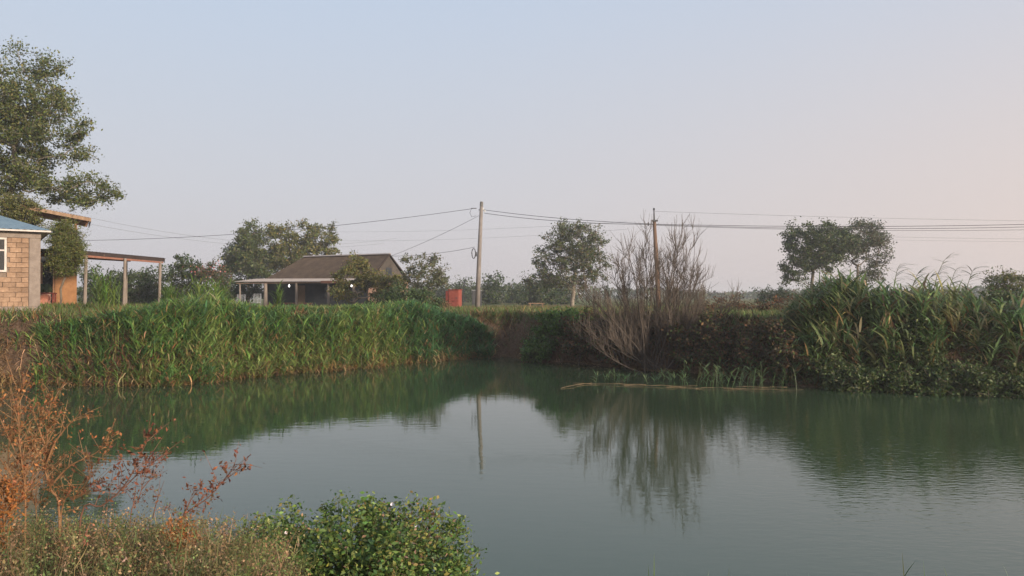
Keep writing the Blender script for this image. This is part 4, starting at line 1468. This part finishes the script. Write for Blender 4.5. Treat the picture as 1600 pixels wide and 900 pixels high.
# single plumed reeds rising above the stand: stem, leaves, each leaf a piece
lm = {}
for q_ in range(5):
    V, Fc, C = blade_geo(np.zeros((1, 3)), 0, [.25, .45, .1, .6, .35][q_], .55 + .05 * q_, .045, [.5, .8, .3, 1.0, .6][q_], np.array([[(0.06, 0.09, 0.035), (0.075, 0.10, 0.04), (0.10, 0.085, 0.05), (0.05, 0.085, 0.03), (0.12, 0.10, 0.055)][q_]]), 5, twist=.5)
    me = bpy.data.meshes.new('leaf')
    me.from_pydata(V.tolist(), [], Fc.tolist())
    a_ = me.color_attributes.new('Col', 'FLOAT_COLOR', 'POINT')
    a_.data.foreach_set('color', np.column_stack([C, np.ones(len(C))]).astype(np.float32).ravel())
    me.materials.append(M['leaf'])
    lm[q_] = me
plumes = [(1392, 1407, 412, 26.5, 'single reed with bent tip right of the tree pair'), (1418, 1438, 424, 26.2, 'single bushy green reed, left neighbour of the tallest plumed reed'), (1452, 1484, 399, 26.0, 'tallest plumed reed swept to the right'),
          (1478, 1497, 418, 26.3, 'plumed reed just right of the tallest reed'), (1505, 1524, 418, 26.2, 'plumed reed swept right, left of the willow top'), (1440, 1458, 428, 26.8, 'lower plumed reed left under the tallest reed'),
          (1300, 1312, 424, 26.4, 'reed tip standing before the dark left tree of the pair'), (1336, 1349, 420, 26.6, 'reed tip standing before the lighter right tree of the pair'), (1535, 1552, 434, 26.0, 'short plumed reed at the left of the willow top')]
for bx_, tx, ty, D, lab in plumes:
    b0 = Vector(g3(gx(bx_, D), D))
    tp = at(tx, ty, D)
    t = empty('plumed_reed', b0)
    tag(t, lab, 'reed', 'single plumed reeds on the right bank')
    v = tp - b0
    pts = [Vector((0, 0, -.1)), Vector((v.x * .12, 0, v.z * .35)), Vector((v.x * .38, 0, v.z * .7)), Vector((v.x * .72, 0, v.z * .92)), Vector((v.x, 0, v.z))]
    MB().tube(pts, [.016, .014, .011, .007, .003], 5, caps=False).build('stem', M['stem'], t)
    for k in range(16):
        s = .42 + .56 * k / 16
        o = bpy.data.objects.new('leaf', lm[random.randrange(5)])
        o.location = along(pts, s)
        o.rotation_euler = (rnd(-.3, .3), rnd(-.45, .05), rnd(-.5, .5) if random.random() < .82 else rnd(2.4, 3.8))
        sc2 = rnd(.75, 1.15) * (1.05 - .35 * (k / 16) ** 2)
        o.scale = (sc2, sc2, sc2)
        link(o, t)

# drooping dry tan reed
D = 24.3
b0 = Vector(g3(gx(1388, D), D))
t = empty('dry_reed', b0)
tag(t, 'drooping dry tan reed with hanging leaves in the right thicket', 'reed')
tp = at(1383, 484, D) - b0
pts = [Vector((.12, 0, -.1)), Vector((.12, 0, tp.z * .5)), Vector((.03, 0, tp.z * .9)), tp]
MB().tube(pts, [.016, .014, .01, .006], 5, caps=False).build('stem', M['straw'], t)
me_l = []
for q_ in range(3):
    V, Fc, C = blade_geo(np.zeros((1, 3)), 0, -.2 - .3 * q_, .6 + .1 * q_, .05, 1.25 - .25 * q_, np.array([[(0.40, 0.28, 0.14), (0.32, 0.21, 0.10), (0.46, 0.33, 0.18)][q_]]), 5, twist=.3)
    me = bpy.data.meshes.new('leaf')
    me.from_pydata(V.tolist(), [], Fc.tolist())
    a_ = me.color_attributes.new('Col', 'FLOAT_COLOR', 'POINT')
    a_.data.foreach_set('color', np.column_stack([C, np.ones(len(C))]).astype(np.float32).ravel())
    me.materials.append(M['dryleaf'])
    me_l.append(me)
for k in range(34):
    s = .12 + .86 * k / 34
    o = bpy.data.objects.new('leaf', me_l[k % 3])
    o.location = along(pts, s) + Vector((rnd(-.05, .05), rnd(-.05, .05), 0))
    o.rotation_euler = (rnd(-.3, .3), rnd(.1, .7), rnd(0, 6.28))
    s2 = rnd(.6, 1.0)
    o.scale = (s2, s2, s2)
    link(o, t)

# ---- litter of dead reed stems along the waterline
n = 2600
th_ = rng.uniform(R(60), R(165), n)
rr_ = shore_r(th_) + rng.uniform(-.75, .5, n)
X, Y = PC[0] + rr_ * np.cos(th_), PC[1] + rr_ * np.sin(th_)
P = np.column_stack([X, Y, np.maximum(hgt(X, Y), 0.015) + rng.uniform(0, .1, n)])
V, Fc, C = blade_geo(P, rng.uniform(0, 6.28, n), rng.uniform(-.02, .25, n), rng.uniform(.25, .9, n), rng.uniform(.012, .028, n), .1, jit(TAN + BROWN[:1], n), 2)
V[:, 2] = np.maximum(V[:, 2], 0.008)
tag(np_mesh('reed_litter', V, Fc, M['dryleaf'], C), 'litter of dead reed stems along the left waterline', 'reed litter', kind='stuff')

n = 420
th_ = np.concatenate([rng.uniform(R(70), R(165), n // 2), rng.uniform(R(12), R(110), n - n // 2)])
rr_ = shore_r(th_) - np.abs(rng.normal(size=n)) * .9
P = np.column_stack([PC[0] + rr_ * np.cos(th_), PC[1] + rr_ * np.sin(th_), np.full(n, .006)])
V, Fc, C = leaf_geo(P, .07 * rng.uniform(.4, 1.6, n), jit(TAN + [(0.12, 0.13, 0.05)], n), 1.0, .6)
V[:, 2] = .006 + .01 * rng.uniform(0, 1, len(V))
tag(np_mesh('floating_debris', V, Fc, M['dryleaf'], C), 'small leaves and bits floating along the far waterline', 'debris', kind='stuff')

# ---- floating dead stems on the right with green shoots
GF = 'dead stems floating before the right bank'
fl = [((875, 607), (925, 599), 'leftmost floating dead stem with a raised twiggy end'), ((895, 600), (1010, 602), 'long floating stem left of the bare shrub reflection'), ((975, 603), (1090, 604), 'floating tan stem in front of the bare shrub'),
      ((1040, 606), (1165, 608), 'floating tan stem between bare shrub and tall reeds'), ((1130, 608), (1255, 611), 'rightmost floating tan stem near the tall reeds'), ((1150, 605), (1230, 607), 'short floating stem behind the rightmost one')]
for (x0, y0), (x1, y1), lab in fl:
    a = at(x0, y0, CH * F / (y0 - HOR))
    b = at(x1, y1, CH * F / (y1 - HOR))
    pts = []
    for k in range(9):
        q = a.lerp(b, k / 8)
        pts.append(Vector((q.x - a.x + rnd(-.02, .02), q.y - a.y + rnd(-.07, .07), .015 + rnd(-.008, .03))))
    o = MB().tube(pts, [rnd(.006, .013) for _ in pts], 6).build('floating_stem', M['wetstraw'])
    o.location = (a.x, a.y, 0)
    tag(o, lab, 'stem', GF)
n = 90
px = np.concatenate([rng.uniform(890, 1060, 24), rng.uniform(1060, 1260, n - 24)])
py = 598 + (px - 890) / 370 * 9 + rng.uniform(-9, 2, n)
Dd = CH * F / (py - HOR)
P = np.column_stack([(px - 800) / F * Dd, Dd, 0 * Dd - .04])
V, Fc, C = reed_geo(P, np.where(px < 1060, .35, .8) * rng.uniform(.5, 1.2, n), [(0.08, 0.13, 0.05), (0.10, 0.15, 0.06), (0.06, 0.10, 0.04)], 6, (.18, .38), .026, 0, .3, 1.0)
tag(np_mesh('water_shoots', V, Fc, M['leaf'], C), 'sparse green shoots standing in the water before the right bank', 'shoots', kind='stuff')

# ---- meadow grass on the bank tops
n = 90000
Y = 24 + 38 * rng.uniform(0, 1, n) ** 1.25
X = rng.uniform(-.75, .75, n) * Y
d = ddist(X, Y)
keep = (d > 1.0) & (vnoise(X, Y, .5) + .4 * vnoise(X, Y, 1.7) > -.75 + .5 * smooth(48, 60, Y)) & ~((X > -1.6) & (X < 2.4) & (d < 1.5))
X, Y = X[keep], Y[keep]
n = len(X)
P = np.column_stack([X, Y, hgt(X, Y) - .02])
C = jit([(0.09, 0.15, 0.035), (0.11, 0.16, 0.042), (0.08, 0.125, 0.03), (0.16, 0.165, 0.055), (0.19, 0.15, 0.07)], n)
far_dry = rng.uniform(0, 1, n) < smooth(46, 58, Y) * .5
C[far_dry] = jit([(0.20, 0.13, 0.06), (0.15, 0.12, 0.05)], int(far_dry.sum()))
V, Fc, C = blade_geo(P, rng.uniform(0, 6.28, n), rng.uniform(1.0, 1.5, n), rng.uniform(.14, .40, n), .022 + .0004 * Y, rng.uniform(.2, 1.0, n), C, 2)
tag(np_mesh('meadow_grass', V, Fc, M['leaf'], C), 'green grass on the far bank top', 'grass', kind='stuff')
# tufts on the bare soil bank in mid picture
n = 4200
px = rng.uniform(745, 900, n)
dd_ = 2.6 * rng.uniform(0, 1, n) ** .7
th_ = np.arctan2(35 - PC[1], (px - 800) / F * 35)
rr_ = shore_r(th_) + dd_
X, Y = PC[0] + rr_ * np.cos(th_), PC[1] + rr_ * np.sin(th_)
keep = vnoise(X, Y, 2.2) > .15 - .5 * smooth(1.0, 1.7, dd_) - .4 * smooth(815, 850, px)
X, Y = X[keep], Y[keep]
n = len(X)
P = np.column_stack([X, Y, hgt(X, Y) - .02])
V, Fc, C = blade_geo(P, rng.uniform(0, 6.28, n), rng.uniform(.5, 1.4, n), rng.uniform(.18, .5, n), .03, rng.uniform(.3, 1.5, n), jit([(0.08, 0.14, 0.04), (0.10, 0.16, 0.045), (0.13, 0.12, 0.06), (0.20, 0.14, 0.075)], n), 2)
tag(np_mesh('bank_tufts', V, Fc, M['leaf'], C), 'scattered grass tufts on the bare soil bank', 'grass', kind='stuff')

# dry grass, roots and dead stalks on the far banks
n = 30000
th_ = rng.uniform(R(8), R(172), n)
dd_ = rng.uniform(0.02, 2.8, n)
rr_ = shore_r(th_) + dd_
X, Y = PC[0] + rr_ * np.cos(th_), PC[1] + rr_ * np.sin(th_)
keep = (vnoise(X, Y, 1.3) + .5 * vnoise(X, Y, 4.1) > -.35) & ~((X > -1.4) & (X < 1.6) & (rng.uniform(0, 1, n) < .4))
X, Y = X[keep], Y[keep]
n = len(X)
P = np.column_stack([X, Y, hgt(X, Y) - .03])
rightside = smooth(1, 6, X)
C = jit(TAN + BROWN, n)
C = C * (1 - .35 * rightside[:, None])
gsel = rng.uniform(0, 1, n) < .35
C[gsel] = jit([(0.06, 0.09, 0.03), (0.09, 0.11, 0.04)], int(gsel.sum()))
V, Fc, C = blade_geo(P, rng.uniform(0, 6.28, n), rng.uniform(.2, 1.4, n), rng.uniform(.2, .7, n), rng.uniform(.018, .04, n), rng.uniform(0, 1.6, n), C, 3)
V[:, 2] = np.maximum(V[:, 2], .01)
tag(np_mesh('bank_litter', V, Fc, M['dryleaf'], C), 'dry grass and dead stalks on the pond banks', 'dry grass', kind='stuff')

# ================================================================== FOREGROUND
# ---- green bush on the near bank
fb0 = np.array(g3(-1.0, 5.5))
env = [ell(545, 880, 5.55, 88, 108, .42), ell(650, 895, 5.5, 84, 100, .42), ell(600, 880, 5.55, 60, 92, .4), ell(440, 888, 5.35, 58, 92, .35), ell(402, 900, 5.25, 32, 78, .3), ell(590, 930, 5.1, 150, 110, .35), ell(730, 960, 5.4, 36, 80, .3)]
t = empty('leafy_bush', tuple(fb0))
tag(t, 'green leafy bush on the near bank at the bottom', 'bush')
mb = MB()
P, Nn = [], 0
cl = sample_env(env, 560, 0.04)
for c in cl:
    c = np.array(c)
    b = fb0 + np.array([(c[0] - fb0[0]) * .35 + rng.normal() * .05, (c[1] - fb0[1]) * .3 + rng.normal() * .05, -.05])
    mid = (b + c) / 2 + rng.normal(size=3) * .05 + np.array([0, 0, .06])
    tip = c + np.array([rng.normal() * .05, rng.normal() * .05, rng.uniform(.03, .13)])
    mb.tube([b - fb0, mid - fb0, c - fb0, tip - fb0], [.006, .0045, .003, .0015], 4, caps=False)
    m = 60
    s = rng.uniform(-.25, 1, (m, 1))
    base_p = np.where(s < 0, c + (c - mid) * s * 1.4, c + (tip - c) * s)
    P.append(base_p + rng.normal(size=(m, 3)) * np.array([.042, .042, .034]))
mb.build('stems', M['stem'], t)
P = np.concatenate(P)
P = P[P[:, 2] > hgt(P[:, 0], P[:, 1]) + .01]
n = len(P)
pal = np.array([(0.08, 0.145, 0.038), (0.115, 0.19, 0.047), (0.16, 0.23, 0.055), (0.23, 0.26, 0.068), (0.06, 0.11, 0.033)])
C = jit(pal, n)
yel = rng.uniform(0, 1, n) < .05 + .25 * gauss(P[:, 0], P[:, 2], -.62, 1.33, .16)
C[yel] = jit([(0.20, 0.19, 0.05), (0.24, 0.17, 0.06), (0.28, 0.18, 0.13)], int(yel.sum()))
V, Fc, C = leaf_geo(P - fb0, .034 * rng.uniform(.55, 1.4, n), C, .25, .55)
tag(np_mesh('foliage', V, Fc, M['leaf'], C, t), kind='stuff')
# broad single leaves of the bush
bl = []
for q_ in range(4):
    prof = [(0, .0), (.25, .36), (.5, .44), (.75, .30), (1, 0)]
    vv, ff = [], []
    for u, w in prof:
        zb = .16 * math.sin(u * 2.6) - .12 * u * q_ * .5
        vv += [(u, -w * .62, zb + .07), (u, 0, zb), (u, w * .62, zb + .07)]
    for k in range(4):
        for j in range(2):
            a = k * 3 + j
            ff.append((a, a + 1, a + 4, a + 3))
    me = bpy.data.meshes.new('leaf')
    me.from_pydata(vv, [], ff)
    a_ = me.color_attributes.new('Col', 'FLOAT_COLOR', 'POINT')
    c_ = [(0.10, 0.17, 0.045), (0.075, 0.14, 0.035), (0.13, 0.19, 0.05), (0.055, 0.11, 0.035)][q_]
    a_.data.foreach_set('color', np.tile(np.array((*c_, 1), dtype=np.float32), len(vv)))
    me.materials.append(M['leaf'])
    bl.append(me)
for k in range(110):
    if k < 50:
        p = at(random.gauss(525, 34), random.gauss(848, 16), 5.02 + rnd(-.05, .05))
    else:
        p = at(rnd(410, 730), rnd(830, 900), 5.0 + rnd(-.05, .08))
    o = bpy.data.objects.new('leaf', bl[random.randrange(4)])
    o.location = p - Vector(fb0)
    o.rotation_euler = (rnd(-.6, .6), rnd(-.7, .5), rnd(-2.6, -.4))
    s2 = rnd(.04, .075)
    o.scale = (s2, s2, s2)
    link(o, t)
# bindweed flowers on the bush
for px_, py_, sz, lab in ((613, 787, .013, 'white bindweed flower on top of the near green bush'), (650, 820, .011, 'small pale pink flower on the right slope of the near bush'), (592, 878, .012, 'small pale pink flower low in the middle of the near bush'),
                          (448, 831, .010, 'small pale flower on the left shoulder of the near bush')):
    D = 5.5 if py_ < 800 else 5.05
    fl_ = empty('bindweed_flower', at(px_, py_, D))
    tag(fl_, lab, 'flower', 'flowers on the near bush')
    fl_.rotation_euler = (R(55), rnd(-.3, .3), rnd(-.5, .5))
    lathe(MB(), [(sz * .08, -sz * 1.1), (sz * .2, -sz * .5), (sz * .5, -.1 * sz), (sz, sz * .15)], 10).build('corolla', M['flower'], fl_, smooth=True)
    MB().tube([(0, 0, -sz * 1.1), (0, -.01, -sz * 3)], .0018, 4).build('stalk', M['stem'], fl_)

# ---- dry weeds on the near bank, lower left: one mass
n = 3600
px = rng.uniform(-60, 445, n)
D = 3.1 + 2.6 * rng.uniform(0, 1, n) ** .8
X = (px - 800) / F * D
zg = hgt(X, D)
wt2 = [(-60, 812), (20, 800), (100, 800), (160, 808), (215, 802), (260, 792), (300, 806), (350, 806), (390, 812), (420, 830), (445, 850)]
ztop = CH - (lim(wt2, px) - HOR) / F * D
Hh = np.clip((ztop - zg) * rng.uniform(.55, 1.04, n), .12, .95)
P = np.column_stack([X, D, zg - .02])
DRY = [(0.22, 0.14, 0.075), (0.26, 0.17, 0.09), (0.16, 0.14, 0.065), (0.12, 0.14, 0.055), (0.30, 0.20, 0.12), (0.09, 0.12, 0.045), (0.14, 0.16, 0.06)]
stemC = jit(DRY, n)
saz = rng.uniform(0, 6.28, n)
sel = rng.uniform(1.25, 1.55, n)
sdr = rng.uniform(0, .35, n)
sets = [blade_geo(P, saz, sel, Hh, .0045, sdr, stemC, 3)]
hor = np.stack([np.cos(saz), np.sin(saz), 0 * saz], 1)
for k in range(9):
    tt = .35 + .62 * rng.uniform(0, 1, n)
    a = sel - sdr * tt * .5
    B = P + (hor * np.cos(a)[:, None] + np.array([0, 0, 1]) * np.sin(a)[:, None]) * (Hh * tt)[:, None]
    az = rng.uniform(0, 6.28, n)
    ln = rng.uniform(.04, .15, n)
    e1 = rng.uniform(.2, 1.2, n)
    sets.append(blade_geo(B, az, e1, ln, .003, rng.uniform(-.3, .5, n), stemC, 2))
    T = B + np.stack([np.cos(az) * np.cos(e1), np.sin(az) * np.cos(e1), np.sin(e1)], 1) * (ln * rng.uniform(.4, 1, n))[:, None]
    for j in range(5):
        sets.append(leaf_geo(T + rng.normal(size=(n, 3)) * .016, .013 * rng.uniform(.5, 1.5, n), np.clip(stemC * (1 + .3 * rng.normal(size=(n, 1))), .01, .6), 0, .6))
V, Fc, C = merge(sets)
tag(np_mesh('dry_weeds', V, Fc, M['dryleaf'], C), 'dry brown weeds covering the near bank at lower left', 'weeds', kind='stuff')
print('weeds', len(Fc))

# ---- single tall orange-brown weed plants
def catmull(P, k=4):
    out_ = []
    Q = [P[0] * 2 - P[1]] + list(P) + [P[-1] * 2 - P[-2]]
    for i in range(1, len(Q) - 2):
        for j in range(k):
            t = j / k
            out_.append(.5 * ((2 * Q[i]) + (Q[i + 1] - Q[i - 1]) * t + (2 * Q[i - 1] - 5 * Q[i] + 4 * Q[i + 1] - Q[i + 2]) * t * t + (3 * Q[i] - Q[i - 1] - 3 * Q[i + 1] + Q[i + 2]) * t ** 3))
    return out_ + [P[-1]]


def weed(lab, D, paths, leafpal, stem='weedstem', dens=40, lsz=.02, r0=.0052, twig=(.06, .22), spread=.012):
    b = at(paths[0][0][0], paths[0][0][1], D)
    g = hz(b.x, b.y)
    root = Vector((b.x, b.y, g))
    t = empty('dry_weed', root)
    tag(t, lab, 'weed', 'tall dry weeds at lower left')
    ms, mbn = MB(), MB()
    LP = []
    for pi, path in enumerate(paths):
        dd0 = rnd(-.12, .12)
        pts = [at(x, y, D + dd0 * k / len(path)) - root for k, (x, y) in enumerate(path)]
        if pi == 0:
            pts = [Vector((pts[0].x * .5, 0, -.05))] + pts
        pts = catmull(pts)
        rr = [r0 * (1 if pi == 0 else .75) * (1 - .75 * k / (len(pts) - 1)) for k in range(len(pts))]
        ms.tube(pts, rr, 6, caps=False)
        ln = sum((pts[i + 1] - pts[i]).length for i in range(len(pts) - 1))
        for k in range(int(ln * dens)):
            p = along(pts, rnd(.25, 1))
            d0 = (along(pts, 1) - along(pts, .3)).normalized()
            dv = (d0 * rnd(.3, 1) + Vector((random.gauss(0, .6), random.gauss(0, .6), random.gauss(0.1, .4)))).normalized()
            l2 = rnd(*twig)
            q = p + dv * l2
            mbn.tube([p, p.lerp(q, .5) + Vector((0, 0, rnd(-.01, .012))), q], [.0017, .0013, .0008], 3, caps=False)
            for j in range(random.randint(4, 12)):
                LP.append(p.lerp(q, rnd(.2, 1.05)) + Vector([random.gauss(0, spread) for _ in range(3)]))
    ms.build('stem', M[stem], t, smooth=True)
    tag(mbn.build('twigs', M[stem], t), kind='stuff')
    A = np.array(LP)
    V, Fc, C = leaf_geo(A, lsz * rng.uniform(.5, 1.35, len(A)), jit(leafpal, len(A), .3), 0, .45, .5)
    tag(np_mesh('foliage', V, Fc, M['dryleaf'], C, t), kind='stuff')


OR = [(0.24, 0.10, 0.045), (0.19, 0.085, 0.04), (0.29, 0.135, 0.06), (0.17, 0.10, 0.055)]
RD = [(0.15, 0.06, 0.038), (0.20, 0.08, 0.045), (0.13, 0.06, 0.04)]
weed('orange-brown tall weed with two pale stems at the left edge', 3.9, [[(42, 800), (40, 755), (33, 700), (30, 650), (28, 608)], [(36, 725), (18, 690), (2, 655), (-10, 630)], [(38, 750), (60, 710), (78, 690)]], OR)
weed('largest orange weed with forked stem rising over the water', 4.0, [[(95, 805), (82, 765), (72, 730), (75, 690), (78, 650), (84, 612)], [(74, 725), (88, 690), (112, 660), (130, 648)], [(74, 700), (62, 670), (52, 640)], [(80, 760), (110, 728), (150, 708), (168, 690)]], OR, r0=.0075)
weed('reddish weed stem leaning right across the water reflection', 3.9, [[(128, 808), (160, 790), (190, 765), (210, 735), (222, 708), (236, 678)], [(192, 765), (222, 735), (250, 716)]], RD, 'weedstem_red', dens=22, lsz=.028)
weed('thin rusty weed between the orange weed and the red stem', 4.1, [[(98, 800), (120, 775), (138, 752), (148, 725)], [(115, 780), (135, 770), (160, 752)]], OR + RD, dens=34)
weed('dark red weed sprig slanting up right beside the bush', 4.2, [[(278, 850), (284, 812), (300, 795), (325, 778), (345, 757), (360, 738), (370, 718)], [(284, 815), (300, 780), (312, 765)]], RD, 'weedstem_red', dens=20, lsz=.028)
weed('bright orange dry clump at the foot of the red sprig', 3.9, [[(283, 880), (284, 850), (286, 822)], [(280, 870), (272, 845), (268, 828)], [(288, 870), (296, 845), (300, 835)]], [(0.32, 0.125, 0.04), (0.26, 0.10, 0.035), (0.22, 0.10, 0.04)], dens=130, lsz=.02, twig=(.03, .09))
weed('bright orange clump at the left picture edge', 3.7, [[(10, 850), (8, 800), (3, 750)], [(8, 820), (22, 780), (25, 750)], [(6, 830), (-12, 790), (-18, 760)]], [(0.32, 0.125, 0.04), (0.25, 0.10, 0.035)], dens=70, lsz=.022, twig=(.04, .12))
weed('slender grey-brown weed with few leaves right of the red stem', 4.2, [[(205, 815), (218, 780), (228, 745), (240, 712)], [(222, 765), (240, 745), (256, 735)], [(240, 810), (246, 785), (258, 750)]], RD + [(0.14, 0.10, 0.06)], 'weedstem_red', dens=14, lsz=.02, r0=.004)

weed('tangled straw-brown weed at the far left edge', 4.3, [[(15, 830), (22, 770), (14, 715), (20, 665)], [(18, 760), (40, 715), (52, 690)], [(18, 740), (-8, 700), (-20, 670)], [(60, 820), (58, 770), (66, 735)]], OR + DRY[:3], dens=42, lsz=.02)
weed('wispy brown weed before the water left of the largest orange weed', 4.5, [[(60, 815), (52, 770), (60, 725), (50, 690)], [(55, 760), (75, 735), (90, 728)], [(55, 780), (34, 745), (28, 720)]], OR + DRY[:3], dens=45, lsz=.02, r0=.004)

# ---- grass tips at the water on the near right
n = 70
X = rng.uniform(.3, 6.5, n)
Y = 6.8 + rng.normal(size=n) * .2
P = np.column_stack([X, Y, np.maximum(hgt(X, Y), -.02)])
V, Fc, C = blade_geo(P, rng.uniform(0, 6.28, n), rng.uniform(1.1, 1.55, n), rng.uniform(.1, .42, n), .008, rng.uniform(0, .6, n), jit(G_REED, n), 3)
tag(np_mesh('shore_grass', V, Fc, M['leaf'], C), 'thin grass tips at the near water edge', 'grass', kind='stuff')

# ================================================================== HAZE
hm = bpy.data.materials.new('evening_haze')
hm.use_nodes = True
ht = hm.node_tree
ht.nodes.clear()
ho = ht.nodes.new('ShaderNodeOutputMaterial')
pv = ht.nodes.new('ShaderNodeVolumePrincipled')
pv.inputs['Color'].default_value = (0.92, 0.92, 0.95, 1)
pv.inputs['Density'].default_value = 0.0010
pv.inputs['Anisotropy'].default_value = 0.2
ht.links.new(pv.outputs[0], ho.inputs['Volume'])
hz_o = MB().box(-1500, 1500, -1500, 1550, -3.2, 17.5).build('haze', hm)
tag(hz_o, 'thin evening haze over the land', kind='stuff')
